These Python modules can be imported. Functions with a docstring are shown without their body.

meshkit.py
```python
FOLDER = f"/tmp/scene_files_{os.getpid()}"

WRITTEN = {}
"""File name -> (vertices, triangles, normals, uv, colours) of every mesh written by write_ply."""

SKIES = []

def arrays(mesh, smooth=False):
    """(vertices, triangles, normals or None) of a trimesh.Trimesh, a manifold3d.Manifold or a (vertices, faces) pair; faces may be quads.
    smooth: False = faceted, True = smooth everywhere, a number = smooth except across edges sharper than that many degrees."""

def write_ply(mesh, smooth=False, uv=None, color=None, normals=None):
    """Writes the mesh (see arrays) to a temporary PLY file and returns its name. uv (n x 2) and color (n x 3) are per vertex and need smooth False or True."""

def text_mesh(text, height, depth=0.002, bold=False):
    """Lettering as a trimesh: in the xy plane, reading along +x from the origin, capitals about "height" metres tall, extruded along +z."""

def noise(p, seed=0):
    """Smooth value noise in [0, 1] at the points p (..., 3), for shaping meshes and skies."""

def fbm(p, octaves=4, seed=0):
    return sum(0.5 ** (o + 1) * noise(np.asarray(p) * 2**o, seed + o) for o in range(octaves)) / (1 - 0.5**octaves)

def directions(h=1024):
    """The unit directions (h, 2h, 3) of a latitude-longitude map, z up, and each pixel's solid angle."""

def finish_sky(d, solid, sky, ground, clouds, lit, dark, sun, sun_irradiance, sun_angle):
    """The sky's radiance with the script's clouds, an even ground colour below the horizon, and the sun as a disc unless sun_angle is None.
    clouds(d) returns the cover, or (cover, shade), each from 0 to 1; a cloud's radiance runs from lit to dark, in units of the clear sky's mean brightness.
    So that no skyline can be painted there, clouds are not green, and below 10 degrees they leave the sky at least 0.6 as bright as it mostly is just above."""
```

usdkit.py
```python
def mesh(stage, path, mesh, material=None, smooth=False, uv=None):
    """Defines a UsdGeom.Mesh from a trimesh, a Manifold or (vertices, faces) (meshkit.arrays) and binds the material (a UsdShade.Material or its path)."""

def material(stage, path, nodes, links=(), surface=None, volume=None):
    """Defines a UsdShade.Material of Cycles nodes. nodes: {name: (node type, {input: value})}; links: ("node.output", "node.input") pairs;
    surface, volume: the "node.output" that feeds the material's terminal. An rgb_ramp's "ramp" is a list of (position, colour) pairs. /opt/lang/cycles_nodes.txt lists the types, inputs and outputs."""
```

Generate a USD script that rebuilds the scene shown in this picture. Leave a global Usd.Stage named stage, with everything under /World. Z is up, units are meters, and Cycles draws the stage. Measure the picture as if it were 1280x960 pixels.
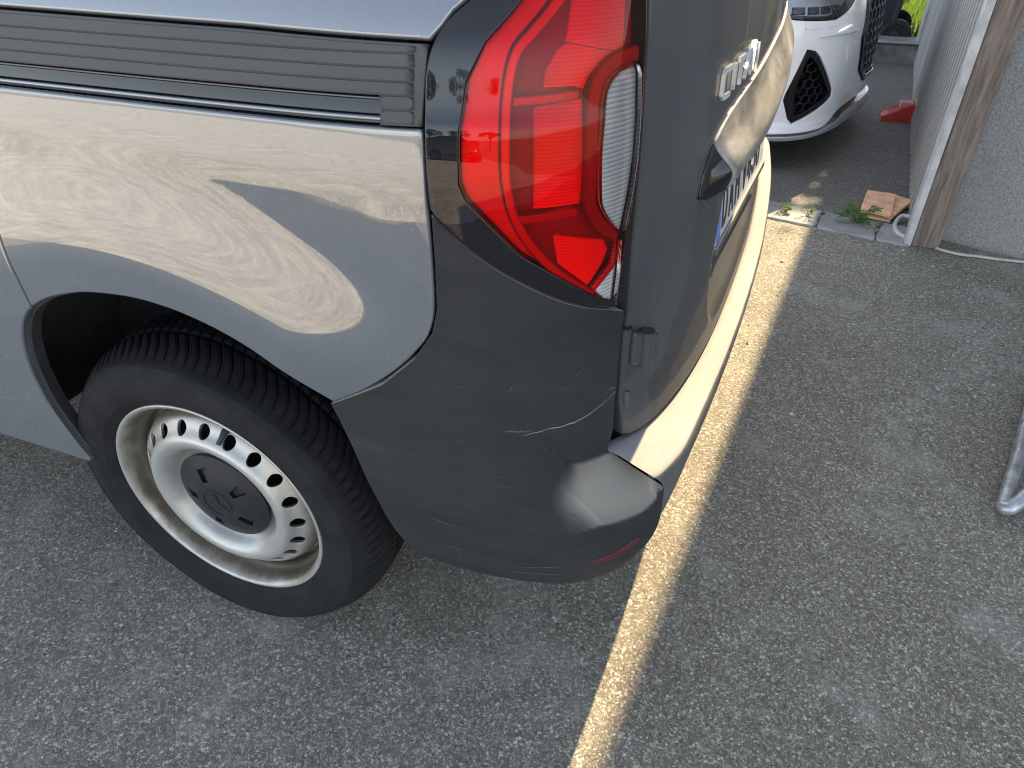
import math, random, numpy as np, trimesh, shapely, usdkit, meshkit
from shapely.geometry import Polygon, LineString, Point, box as sbox
from scipy.spatial import Delaunay
from scipy.ndimage import gaussian_filter1d
from scipy.interpolate import PchipInterpolator
from pxr import Usd, UsdGeom, UsdLux, UsdShade, Gf, Sdf, Vt
random.seed(7); RNG = np.random.default_rng(7)
stage = Usd.Stage.CreateInMemory()
UsdGeom.SetStageUpAxis(stage, 'Z'); UsdGeom.SetStageMetersPerUnit(stage, 1.0)
UsdGeom.Xform.Define(stage, '/World'); UsdGeom.Scope.Define(stage, '/World/Looks')

# ------------------------------------------------------------------ camera
CAM = np.array([0.01370, -0.63585, 1.25307]); YAW, PITCH, ROLL = -0.36947, 0.63364, -0.01085; FPX = 886.95
_fw = np.array([math.sin(YAW)*math.cos(PITCH), math.cos(YAW)*math.cos(PITCH), -math.sin(PITCH)])
_r = np.array([math.cos(YAW), -math.sin(YAW), 0.0]); _u = np.cross(_r, _fw)
_r, _u = _r*math.cos(ROLL)+_u*math.sin(ROLL), -_r*math.sin(ROLL)+_u*math.cos(ROLL)
cam = UsdGeom.Camera.Define(stage, '/World/camera')
cam.AddTransformOp().Set(Gf.Matrix4d(*_r, 0, *_u, 0, *(-_fw), 0, *CAM, 1))
cam.CreateHorizontalApertureAttr(36.0); cam.CreateVerticalApertureAttr(27.0)
cam.CreateFocalLengthAttr(36.0*FPX/1280); cam.CreateClippingRangeAttr(Gf.Vec2f(0.02, 500))
EXPOSURE = 1.8
cam.CreateExposureAttr(EXPOSURE)

# ------------------------------------------------------------------ sky and sun
SUN_EL, SUN_AZ = math.radians(42), math.atan2(0.20, 1.0)          # azimuth from +y towards +x
SUN = np.array([math.sin(SUN_AZ)*math.cos(SUN_EL), math.cos(SUN_AZ)*math.cos(SUN_EL), math.sin(SUN_EL)])
sky = UsdLux.DomeLight.Define(stage, '/World/sky')
skym = usdkit.material(stage, '/World/Looks/sky_material', {
    's': ('sky_texture', {'sky_type': 'single_scattering', 'sun_disc': False, 'sun_elevation': SUN_EL, 'sun_rotation': SUN_AZ, 'air_density': 1.0, 'aerosol_density': 0.6, 'ozone_density': 1.0}),
    'b': ('background_shader', {'strength': 0.125}), 'h': ('hsv', {'saturation': .60, 'value': 1.0})}, [('s.color', 'h.color'), ('h.color', 'b.color')], surface='b.background')
UsdShade.MaterialBindingAPI.Apply(sky.GetPrim()).Bind(skym)
sky.GetPrim().SetCustomDataByKey('kind', 'structure')
sun = UsdLux.DistantLight.Define(stage, '/World/sun')
sun.CreateIntensityAttr(1.1); sun.CreateAngleAttr(0.5); sun.CreateNormalizeAttr(True); sun.CreateColorAttr(Gf.Vec3f(1.0, 0.77, 0.46))
_z = SUN; _x = np.cross([0, 0, 1.0], _z); _x /= np.linalg.norm(_x); _y = np.cross(_z, _x)
sun.AddTransformOp().Set(Gf.Matrix4d(*_x, 0, *_y, 0, *_z, 0, 0, 0, 20, 1))

# ------------------------------------------------------------------ helpers
_used = {}
def path_of(name, parent=None):
    base = (parent.GetPath().pathString if parent is not None else '/World') + '/'
    n = _used.get(base+name, 0); _used[base+name] = n+1
    return base + (name if n == 0 else f'{name}_{n:03d}')
def tag(o, label=None, cat=None, group=None, kind=None):
    o = o.GetPrim() if hasattr(o, 'GetPrim') else o
    for k, v in (('label', label), ('category', cat), ('group', group), ('kind', kind)):
        if v: o.SetCustomDataByKey(k, v)
    return o
def obj(name, m, mat, parent=None, smooth=False, normals=None, label=None, kind=None):
    p = path_of(name, parent)
    um = usdkit.mesh(stage, p, m, mat, smooth=smooth if normals is None else False)
    if normals is not None:
        um.CreateNormalsAttr(Vt.Vec3fArray.FromNumpy(np.asarray(normals, np.float32))); um.SetNormalsInterpolation('vertex')
    return tag(um, label=label, kind=kind)
def thing(name, label, cat, loc=(0, 0, 0), rotz=0.0, group=None, parent=None):
    x = UsdGeom.Xform.Define(stage, path_of(name, parent))
    x.AddTranslateOp().Set(Gf.Vec3d(*map(float, loc)))
    if rotz: x.AddRotateZOp().Set(float(rotz))
    return tag(x, label, cat, group)
def bx(lo, hi): 
    b = trimesh.creation.box(extents=np.subtract(hi, lo)); b.apply_translation((np.add(lo, hi))/2); return b
def rbox(lo, hi, r=.004):
    """a box with chamfered edges"""
    lo, hi = np.array(lo, float), np.array(hi, float); c = []
    for k in range(3):
        a, b = lo+r, hi-r; a = a.copy(); b = b.copy(); a[k], b[k] = lo[k], hi[k]
        c += [(x, y, z) for x in (a[0], b[0]) for y in (a[1], b[1]) for z in (a[2], b[2])]
    return trimesh.convex.convex_hull(np.array(c))
def lathe_y(prof, n=160, a0=0, a1=2*math.pi):
    """prof: (radius, y) list turned round the y axis"""
    prof = np.array(prof, float); k = len(prof); t = np.linspace(a0, a1, n, endpoint=False)
    v = np.stack([prof[None, :, 0]*np.cos(t)[:, None], np.broadcast_to(prof[None, :, 1], (n, k)), prof[None, :, 0]*np.sin(t)[:, None]], -1).reshape(-1, 3)
    f = []
    i = np.arange(n)[:, None]; j = np.arange(k-1)[None, :]; a = i*k+j; b = ((i+1) % n)*k+j
    f = np.concatenate([np.stack([a, a+1, b+1], -1).reshape(-1, 3), np.stack([a, b+1, b], -1).reshape(-1, 3)])
    return trimesh.Trimesh(v, f, process=False)
def tube(pts, r, n=10, closed=False):
    pts = np.asarray(pts, float); k = len(pts); R = np.broadcast_to(np.asarray(r, float), (k,))
    T = np.gradient(pts, axis=0); T /= np.linalg.norm(T, axis=1, keepdims=True)
    up = np.array([0, 0, 1.0]) if abs(T[0, 2]) < .9 else np.array([1.0, 0, 0])
    X = np.cross(up, T[0]); X /= np.linalg.norm(X); V = []
    for i in range(k):
        X = X-T[i]*(X@T[i]); X /= np.linalg.norm(X); Y = np.cross(T[i], X)
        a = np.linspace(0, 2*np.pi, n, endpoint=False); V.append(pts[i]+R[i]*(np.cos(a)[:, None]*X+np.sin(a)[:, None]*Y))
    V = np.concatenate(V+[pts[:1], pts[-1:]]); F = []
    for i in range(k-1):
        for j in range(n):
            a, b = i*n+j, i*n+(j+1) % n; F += [(a, b, b+n), (a, b+n, a+n)]
    for j in range(n): F += [(k*n, (j+1) % n, j), (k*n+1, (k-1)*n+j, (k-1)*n+(j+1) % n)]
    return trimesh.Trimesh(V, F, process=False)
def spline(pts, n=40):
    pts = np.asarray(pts, float); s = np.r_[0, np.cumsum(np.linalg.norm(np.diff(pts, axis=0), axis=1))]
    return np.stack([PchipInterpolator(s, pts[:, k])(np.linspace(0, s[-1], n)) for k in range(pts.shape[1])], -1)
cat_ = trimesh.util.concatenate
def to_world(m, origin, rotz):
    m = m.copy(); m.apply_transform(trimesh.transformations.rotation_matrix(math.radians(rotz), [0, 0, 1])); m.apply_translation(origin); return m

# ------------------------------------------------------------------ materials
def mat(name, nodes, links, surface='p.BSDF'): return usdkit.material(stage, '/World/Looks/'+name, nodes, links, surface=surface)
def plain(name, color, rough=.5, metal=0.0, bump=0.0, bscale=60.0, var=0.0, vscale=6.0, **kw):
    """a principled surface whose colour wanders a little with noise and which has a fine bump"""
    n = {'g': ('geometry', {}), 'n': ('noise_texture', {'scale': vscale, 'detail': 5.0}),
         'r': ('rgb_ramp', {'ramp': [(.3, tuple(np.array(color)*(1-var))), (.7, tuple(np.minimum(np.array(color)*(1+var), 1)))]}),
         'p': ('principled_bsdf', {'roughness': rough, 'metallic': metal, **kw})}
    l = [('g.position', 'n.vector'), ('n.fac', 'r.fac'), ('r.color', 'p.base_color')]
    if bump:
        n['bn'] = ('noise_texture', {'scale': bscale, 'detail': 4.0}); n['b'] = ('bump', {'strength': bump, 'distance': .004})
        l += [('g.position', 'bn.vector'), ('bn.fac', 'b.height'), ('b.normal', 'p.normal')]
    return mat(name, n, l)
def asphalt(name, dark, light, cell, tint, dust, bump=.6, swing=(.85, 1.18), patch=(.52, .72)):
    """rolled asphalt: broken chippings of two sizes in a dark binder, worn and dusty in places"""
    d, l = np.array(dark), np.array(light); ramp = [(0, tuple(d*.8)), (.45, tuple(d*1.15)), (.75, tuple(d*.55+l*.45)), (1, tuple(l))]
    n = {'g': ('geometry', {}), 'dn': ('noise_texture', {'scale': cell*.9, 'detail': 2.0}), 'ds': ('vector_math', {'math_type': 'scale', 'scale': .45/cell}), 'pa': ('vector_math', {'math_type': 'add'}),
         'va': ('voronoi_texture', {'scale': cell}), 'ea': ('voronoi_texture', {'scale': cell, 'feature': 'distance_to_edge'}), 'vb': ('voronoi_texture', {'scale': cell*2.2}), 'eb': ('voronoi_texture', {'scale': cell*2.2, 'feature': 'distance_to_edge'}),
         'sa': ('separate_color', {}), 'sb': ('separate_color', {}), 'ra': ('rgb_ramp', {'ramp': ramp}), 'rb': ('rgb_ramp', {'ramp': ramp}), 'gt': ('math', {'math_type': 'less_than', 'value2': .45}),
         'mc': ('mix_color', {'blend_type': 'mix'}), 'me': ('mix_float', {}), 're': ('rgb_ramp', {'ramp': [(0, (.38, .38, .38)), (.06, (.62, .62, .62)), (.16, (1, 1, 1))]}), 'm1': ('mix_color', {'blend_type': 'multiply', 'fac': 1.0}),
         'fine': ('noise_texture', {'scale': cell*4, 'detail': 4.0}), 'rf': ('rgb_ramp', {'ramp': [(.3, (.74, .74, .74)), (.7, (1.22, 1.22, 1.22))]}), 'm2': ('mix_color', {'blend_type': 'multiply', 'fac': 1.0, 'use_clamp': False}),
         'big': ('noise_texture', {'scale': 1.3, 'detail': 9.0, 'roughness': .66}), 'rg': ('rgb_ramp', {'ramp': [(.32, (swing[0],)*3), (.68, (swing[1],)*3)]}), 'm3': ('mix_color', {'blend_type': 'multiply', 'fac': 1.0, 'use_clamp': False}),
         'pat': ('noise_texture', {'scale': 3.1, 'detail': 12.0, 'roughness': .72}), 'rp': ('rgb_ramp', {'ramp': [(patch[0], (0, 0, 0)), (patch[1], (dust,)*3)]}), 'm4': ('mix_color', {'blend_type': 'mix', 'b': tint}),
         'hh': ('math', {'math_type': 'minimum', 'value2': .2}), 'h2': ('math', {'math_type': 'multiply_add', 'value2': .12}), 'h3': ('math', {'math_type': 'multiply_add', 'value2': .25}),
         'b': ('bump', {'strength': bump, 'distance': .012}), 'p': ('principled_bsdf', {'roughness': .85, 'specular_ior_level': .3})}
    k = [('g.position', 'dn.vector'), ('dn.color', 'ds.vector1'), ('ds.vector', 'pa.vector1'), ('g.position', 'pa.vector2')]+[('pa.vector', x+'.vector') for x in ('va', 'ea', 'vb', 'eb')]+[('g.position', x+'.vector') for x in ('fine', 'big', 'pat')]+[
         ('va.color', 'sa.color'), ('vb.color', 'sb.color'), ('sa.r', 'ra.fac'), ('sb.r', 'rb.fac'), ('sa.g', 'gt.value1'), ('gt.value', 'mc.fac'), ('ra.color', 'mc.a'), ('rb.color', 'mc.b'), ('gt.value', 'me.fac'), ('ea.distance', 'me.a'), ('eb.distance', 'me.b'),
         ('me.result', 're.fac'), ('mc.result', 'm1.a'), ('re.color', 'm1.b'), ('fine.fac', 'rf.fac'), ('m1.result', 'm2.a'), ('rf.color', 'm2.b'), ('big.fac', 'rg.fac'), ('m2.result', 'm3.a'), ('rg.color', 'm3.b'),
         ('pat.fac', 'rp.fac'), ('rp.color', 'm4.fac'), ('m3.result', 'm4.a'), ('m4.result', 'p.base_color'),
         ('me.result', 'hh.value1'), ('fine.fac', 'h2.value1'), ('hh.value', 'h2.value3'), ('sa.b', 'h3.value1'), ('h2.value', 'h3.value3'), ('h3.value', 'b.height'), ('b.normal', 'p.normal')]
    return mat(name, n, k)
def car_paint(name, color, dust=.0, coat_ior=1.6, rough=.35, dustcol=(.42, .38, .32), metal=0.0, coat=1.0, spec=.5, speck=0.0):
    n = {'g': ('geometry', {}), 'n': ('noise_texture', {'scale': 9.0, 'detail': 7.0, 'roughness': .65}), 'r': ('rgb_ramp', {'ramp': [(.25, (dust*.55,)*3), (.75, (dust,)*3)]}),
         'm': ('mix_color', {'blend_type': 'mix', 'a': color, 'b': dustcol}),
         'fl': ('noise_texture', {'scale': 900.0, 'detail': 2.0}), 'rr': ('rgb_ramp', {'ramp': [(.3, (rough*.8,)*3), (.7, (rough*1.2,)*3)]}),
         'sp': ('noise_texture', {'scale': 260.0, 'detail': 3.0}), 'rs': ('rgb_ramp', {'ramp': [(.66, (0, 0, 0)), (.74, (max(dust*1.1, speck),)*3)]}),
         'mx': ('math', {'math_type': 'maximum'}),
         'p': ('principled_bsdf', {'metallic': metal, 'coat_weight': coat, 'specular_ior_level': spec, 'coat_roughness': .02, 'coat_ior': max(coat_ior, 1.01)})}
    l = [('g.position', 'n.vector'), ('g.position', 'fl.vector'), ('g.position', 'sp.vector'), ('n.fac', 'r.fac'), ('sp.fac', 'rs.fac'), ('r.color', 'mx.value1'), ('rs.color', 'mx.value2'), ('mx.value', 'm.fac'), ('m.result', 'p.base_color'), ('fl.fac', 'rr.fac'), ('rr.color', 'p.roughness')]
    return mat(name, n, l)
def plastic(name, color, rough, dust, dustcol=(.40, .37, .32), stretch=(1, 1, 1), grain=.25, up=0.0):
    """textured black plastic with dust, scuffs and pale rub marks drawn out along the panel"""
    n = {'g': ('geometry', {}), 'mp': ('mapping', {'scale': stretch}), 'n': ('noise_texture', {'scale': 5.0, 'detail': 8.0, 'roughness': .68, 'distortion': .6}),
         'r': ('rgb_ramp', {'ramp': [(.35, (dust*.25,)*3), (.62, (dust,)*3), (.78, (min(1, dust*2.6),)*3)]}),
         'sx': ('separate_xyz', {}), 'mr': ('map_range', {'range_type': 'smoothstep', 'from_min': .45, 'from_max': .80, 'to_min': 0.0, 'to_max': up, 'clamp': True}), 'ad': ('math', {'math_type': 'add', 'use_clamp': True}), 'm': ('mix_color', {'blend_type': 'mix', 'a': color, 'b': dustcol}),
         'rr': ('rgb_ramp', {'ramp': [(.3, (rough,)*3), (.8, (min(1, rough+.25),)*3)]}),
         'bn': ('noise_texture', {'scale': 1400.0, 'detail': 2.0}), 'b': ('bump', {'strength': grain, 'distance': .0006}),
         'p': ('principled_bsdf', {'specular_ior_level': .16})}
    l = [('g.position', 'mp.vector'), ('mp.vector', 'n.vector'), ('g.position', 'bn.vector'), ('n.fac', 'r.fac'), ('n.fac', 'rr.fac'), ('g.normal', 'sx.vector'), ('sx.z', 'mr.value'), ('mr.result', 'ad.value1'), ('r.color', 'ad.value2'), ('ad.value', 'm.fac'), ('m.result', 'p.base_color'), ('rr.color', 'p.roughness'), ('bn.fac', 'b.height'), ('b.normal', 'p.normal')]
    return mat(name, n, l)
def lens(name, tint, fres_ior=1.75, rough=.02, keep=.0, body=(.4, .01, .01)):
    """a thin shell of coloured clear plastic: light passes tinted, with a mirror sheen on top"""
    n = {'t': ('transparent_bsdf', {'color': tint}), 'd': ('principled_bsdf', {'base_color': body, 'roughness': .4}), 'g': ('glossy_bsdf', {'color': (1, 1, 1), 'roughness': rough}),
         'f': ('fresnel', {'IOR': fres_ior}), 'm0': ('mix_closure', {'fac': keep}), 'm': ('mix_closure', {})}
    l = [('t.BSDF', 'm0.closure1'), ('d.BSDF', 'm0.closure2'), ('f.fac', 'm.fac'), ('m0.closure', 'm.closure1'), ('g.BSDF', 'm.closure2')]
    return mat(name, n, l, surface='m.closure')
def reflector(name, color, scale, direction='z', rough=.3, metal=.3, strength=1.0, inv=False, low=.72):
    n = {'g': ('geometry', {}), 'w': ('wave_texture', {'profile': 'saw', 'bands_direction': direction, 'scale': scale, 'distortion': .4, 'detail': 1.0}),
         'b': ('bump', {'strength': strength, 'distance': .0026, 'invert': inv}), 'r': ('rgb_ramp', {'ramp': [(0, tuple(np.array(color)*low)), (1, color)]}),
         'p': ('principled_bsdf', {'roughness': rough, 'metallic': metal})}
    return mat(name, n, [('g.position', 'w.vector'), ('w.fac', 'b.height'), ('b.normal', 'p.normal'), ('w.fac', 'r.fac'), ('r.color', 'p.base_color')])

M = {}
M['asphalt'] = asphalt('worn_asphalt', (.228, .204, .160), (.63, .58, .475), 200.0, (.47, .44, .37), .6, bump=.5)
M['drive'] = asphalt('drive_asphalt', (.18, .165, .145), (.42, .395, .35), 220.0, (.32, .31, .28), .35, bump=.4)
M['lot'] = asphalt('pale_gravel', (.58, .54, .47), (.90, .85, .77), 60.0, (.85, .80, .71), .6, swing=(.74, 1.14), patch=(.46, .62))
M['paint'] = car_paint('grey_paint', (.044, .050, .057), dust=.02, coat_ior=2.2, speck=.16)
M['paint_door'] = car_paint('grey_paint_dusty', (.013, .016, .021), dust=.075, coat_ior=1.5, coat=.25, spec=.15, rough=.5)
M['bumper'] = plastic('bumper_plastic', (.0105, .0118, .0140), .5, .022, stretch=(1, 1, 3.2), up=.5, dustcol=(.48, .435, .36))
M['beam'] = plastic('dusty_plastic', (.03, .03, .031), .65, .22, dustcol=(.44, .425, .40), stretch=(2, 1, 2), up=.50)
M['trim'] = plastic('trim_plastic', (.045, .047, .05), .5, .05, stretch=(.4, 1, 4))
M['dark'] = plain('black_void', (.008, .008, .009), .8)
M['liner'] = plain('liner_felt', (.014, .014, .015), .95, bump=.5, bscale=300, var=.4, vscale=30)
M['gloss'] = car_paint('black_gloss', (.004, .004, .005), dust=.002, coat_ior=1.5, rough=.2, spec=0.0)
M['seal'] = plain('rubber_seal', (.014, .014, .015), .6)
M['metal'] = plain('rail_steel', (.10, .10, .11), .3, 1.0)
M['chrome'] = plain('chrome', (.88, .88, .88), .2, .85)
M['tyre'] = plain('tyre_rubber', (.0085, .0085, .009), .72, specular_ior_level=.17, bump=.25, bscale=240, var=.35, vscale=22)
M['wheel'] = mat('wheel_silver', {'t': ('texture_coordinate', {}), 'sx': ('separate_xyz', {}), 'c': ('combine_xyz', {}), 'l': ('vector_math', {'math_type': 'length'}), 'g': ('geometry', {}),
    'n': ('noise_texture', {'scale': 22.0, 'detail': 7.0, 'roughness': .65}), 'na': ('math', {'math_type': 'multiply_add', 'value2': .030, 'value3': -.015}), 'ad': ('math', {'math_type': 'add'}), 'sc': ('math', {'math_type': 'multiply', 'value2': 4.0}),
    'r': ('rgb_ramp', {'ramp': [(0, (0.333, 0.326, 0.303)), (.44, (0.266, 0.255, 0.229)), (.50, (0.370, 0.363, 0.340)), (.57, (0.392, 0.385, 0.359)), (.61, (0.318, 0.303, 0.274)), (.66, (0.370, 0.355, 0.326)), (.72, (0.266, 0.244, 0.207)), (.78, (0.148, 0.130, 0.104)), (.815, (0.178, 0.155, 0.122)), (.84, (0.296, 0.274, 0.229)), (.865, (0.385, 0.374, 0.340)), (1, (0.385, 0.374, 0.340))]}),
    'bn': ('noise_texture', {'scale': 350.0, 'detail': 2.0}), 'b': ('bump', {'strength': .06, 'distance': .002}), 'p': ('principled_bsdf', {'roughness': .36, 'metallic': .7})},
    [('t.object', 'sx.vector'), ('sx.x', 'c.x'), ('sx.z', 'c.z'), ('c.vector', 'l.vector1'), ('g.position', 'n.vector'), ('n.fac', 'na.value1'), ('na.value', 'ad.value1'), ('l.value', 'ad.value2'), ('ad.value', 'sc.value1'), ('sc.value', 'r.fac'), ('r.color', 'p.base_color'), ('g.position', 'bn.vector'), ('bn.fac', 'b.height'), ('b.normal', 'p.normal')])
M['grime'] = plain('wheel_grime', (.30, .27, .22), .6, .25, var=.4, vscale=22)
M['handle'] = plastic('handle_plastic', (.02, .02, .022), .5, .55, dustcol=(.50, .475, .43), stretch=(2, 1, 2), up=.7)
M['hub'] = plain('hub_plastic', (.010, .010, .011), .5, specular_ior_level=.3, var=.25, vscale=40)
M['red_lens'] = lens('red_lens', (.98, .03, .025), fres_ior=1.36)
M['clear_lens'] = lens('clear_lens', (.95, .95, .95), fres_ior=1.5)
M['lamp_back'] = plain('lamp_back', (.16, .02, .02), .4)
M['lamp_dark'] = plain('lamp_dark', (.20, .04, .04), .3, .2)
M['lamp_rib'] = reflector('lamp_ribs', (.97, .9, .88), 80.0, metal=.6, rough=.4, inv=True)
M['lamp_bar'] = plain('lamp_bar', (.34, .09, .09), .25, .3)
M['lamp_band'] = plain('lamp_band', (.50, .3, .3), .35, .4, var=.1, vscale=20)
M['lamp_rim'] = plain('lamp_rim', (.50, .34, .32), .3, .5)
M['lamp_clear'] = reflector('lamp_clear', (.62, .62, .61), 62.0, metal=.6, rough=.25, inv=True, low=.42)
M['red_reflex'] = plain('red_reflex', (.045, .004, .006), .45)
M['plate_white'] = plain('plate_white', (.55, .55, .535), .35, var=.06, vscale=30)
M['plate_ink'] = plain('plate_ink', (.02, .02, .02), .45)
M['plate_blue'] = plain('plate_blue', (.13, .20, .55), .4)
M['scratch_faint'] = plain('scratch_faint', (.042, .042, .043), .8, var=.5, vscale=160)
M['scratch'] = plain('scratch', (.15, .15, .15), .8, var=.3, vscale=120)
M['white_paint'] = car_paint('white_paint', (.80, .79, .80), dust=.02, coat_ior=1.5, rough=.3)
M['lamp_glass'] = lens('headlight_glass', (.88, .9, .92), fres_ior=1.5)
M['lamp_silver'] = plain('headlight_back', (.50, .51, .53), .35, .6)
M['grille'] = plain('grille_black', (.035, .036, .04), .22, .3)
M['blade'] = plain('blade_silver', (.50, .52, .54), .3, .7)
M['concrete'] = plain('concrete', (.30, .295, .28), .9, bump=.5, bscale=90, var=.3, vscale=9)
M['concrete_old'] = plain('concrete_mossy', (.21, .205, .185), .95, bump=.6, bscale=70, var=.4, vscale=10)
M['render'] = plain('wall_render', (.235, .23, .215), .95, bump=1.0, bscale=110, var=.30, vscale=150)
M['terracotta'] = plain('terracotta', (.80, .47, .27), .8, bump=.2, bscale=200, var=.22, vscale=25)
M['red_plastic'] = plain('red_plastic', (.46, .035, .025), .45, var=.15, vscale=40)
M['pink_plastic'] = plain('faded_red_plastic', (.62, .25, .23), .6)
M['bin'] = plain('bin_plastic', (.022, .026, .034), .5, var=.2, vscale=12)
M['galv'] = plain('galvanised_steel', (.46, .47, .48), .38, .85, bump=.2, bscale=120, var=.45, vscale=34)
M['rust'] = plain('rusty_steel', (.16, .10, .07), .7, .4, var=.5, vscale=60)
M['hose'] = plain('hose_rubber', (.55, .54, .50), .5, var=.12, vscale=30)
M['cable'] = plain('cable_rubber', (.42, .37, .31), .6, var=.15, vscale=20)
M['leaf'] = mat('weed_leaf', {'g': ('geometry', {}), 'r': ('rgb_ramp', {'ramp': [(0, (.09, .17, .03)), (1, (.17, .26, .05))]}), 'p': ('principled_bsdf', {'roughness': .55}), 't': ('translucent_bsdf', {'color': (.22, .36, .05)}), 'm': ('mix_closure', {'fac': .35})},
    [('g.random_per_island', 'r.fac'), ('r.color', 'p.base_color'), ('p.BSDF', 'm.closure1'), ('t.BSDF', 'm.closure2')], surface='m.closure')
M['foliage'] = mat('tree_leaf', {'g': ('geometry', {}), 'r': ('rgb_ramp', {'ramp': [(0, (.025, .05, .012)), (1, (.075, .11, .03))]}), 'p': ('principled_bsdf', {'roughness': .6}), 't': ('translucent_bsdf', {'color': (.07, .11, .02)}), 'm': ('mix_closure', {'fac': .25})},
    [('g.random_per_island', 'r.fac'), ('r.color', 'p.base_color'), ('p.BSDF', 'm.closure1'), ('t.BSDF', 'm.closure2')], surface='m.closure')
M['bark'] = plain('bark', (.10, .08, .06), .95, bump=.6, bscale=40, var=.35, vscale=14)
M['wood'] = mat('weathered_wood', {'g': ('geometry', {}), 'mp': ('mapping', {'scale': (14, 14, 1.1)}), 'n': ('noise_texture', {'scale': 4.0, 'detail': 8.0, 'roughness': .65, 'distortion': 1.2}),
    'r': ('rgb_ramp', {'ramp': [(.28, (.06, .043, .034)), (.5, (.15, .115, .09)), (.72, (.24, .19, .155))]}), 'b': ('bump', {'strength': .45, 'distance': .003}), 'p': ('principled_bsdf', {'roughness': .9})},
    [('g.position', 'mp.vector'), ('mp.vector', 'n.vector'), ('n.fac', 'r.fac'), ('r.color', 'p.base_color'), ('n.fac', 'b.height'), ('b.normal', 'p.normal')])
M['wood_pale'] = plain('grey_timber_edge', (.42, .41, .40), .85, bump=.4, bscale=60, var=.25, vscale=14)
M['sheet'] = mat('corrugated_plastic', {'g': ('geometry', {}), 'n': ('noise_texture', {'scale': 3.0, 'detail': 7.0}), 'r': ('rgb_ramp', {'ramp': [(.3, (.70, .70, .685)), (.7, (.86, .86, .845))]}),
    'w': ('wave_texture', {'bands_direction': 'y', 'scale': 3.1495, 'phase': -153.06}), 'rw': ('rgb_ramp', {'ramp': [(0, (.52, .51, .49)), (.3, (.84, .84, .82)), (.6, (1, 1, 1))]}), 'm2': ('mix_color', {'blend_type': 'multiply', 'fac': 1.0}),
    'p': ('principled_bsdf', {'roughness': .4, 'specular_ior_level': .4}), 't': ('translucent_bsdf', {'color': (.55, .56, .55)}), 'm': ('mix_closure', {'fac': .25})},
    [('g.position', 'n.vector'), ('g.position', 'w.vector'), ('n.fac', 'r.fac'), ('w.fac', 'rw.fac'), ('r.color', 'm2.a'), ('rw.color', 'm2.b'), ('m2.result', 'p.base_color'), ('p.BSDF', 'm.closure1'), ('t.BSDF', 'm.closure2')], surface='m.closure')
M['roof'] = plain('roof_sheet', (.22, .21, .2), .8, bump=.3, bscale=40)
M['black_car'] = car_paint('dark_car_paint', (.012, .012, .014), dust=.02, coat_ior=1.6)
M['glass'] = plain('dark_glass', (.01, .012, .013), .05)


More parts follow.
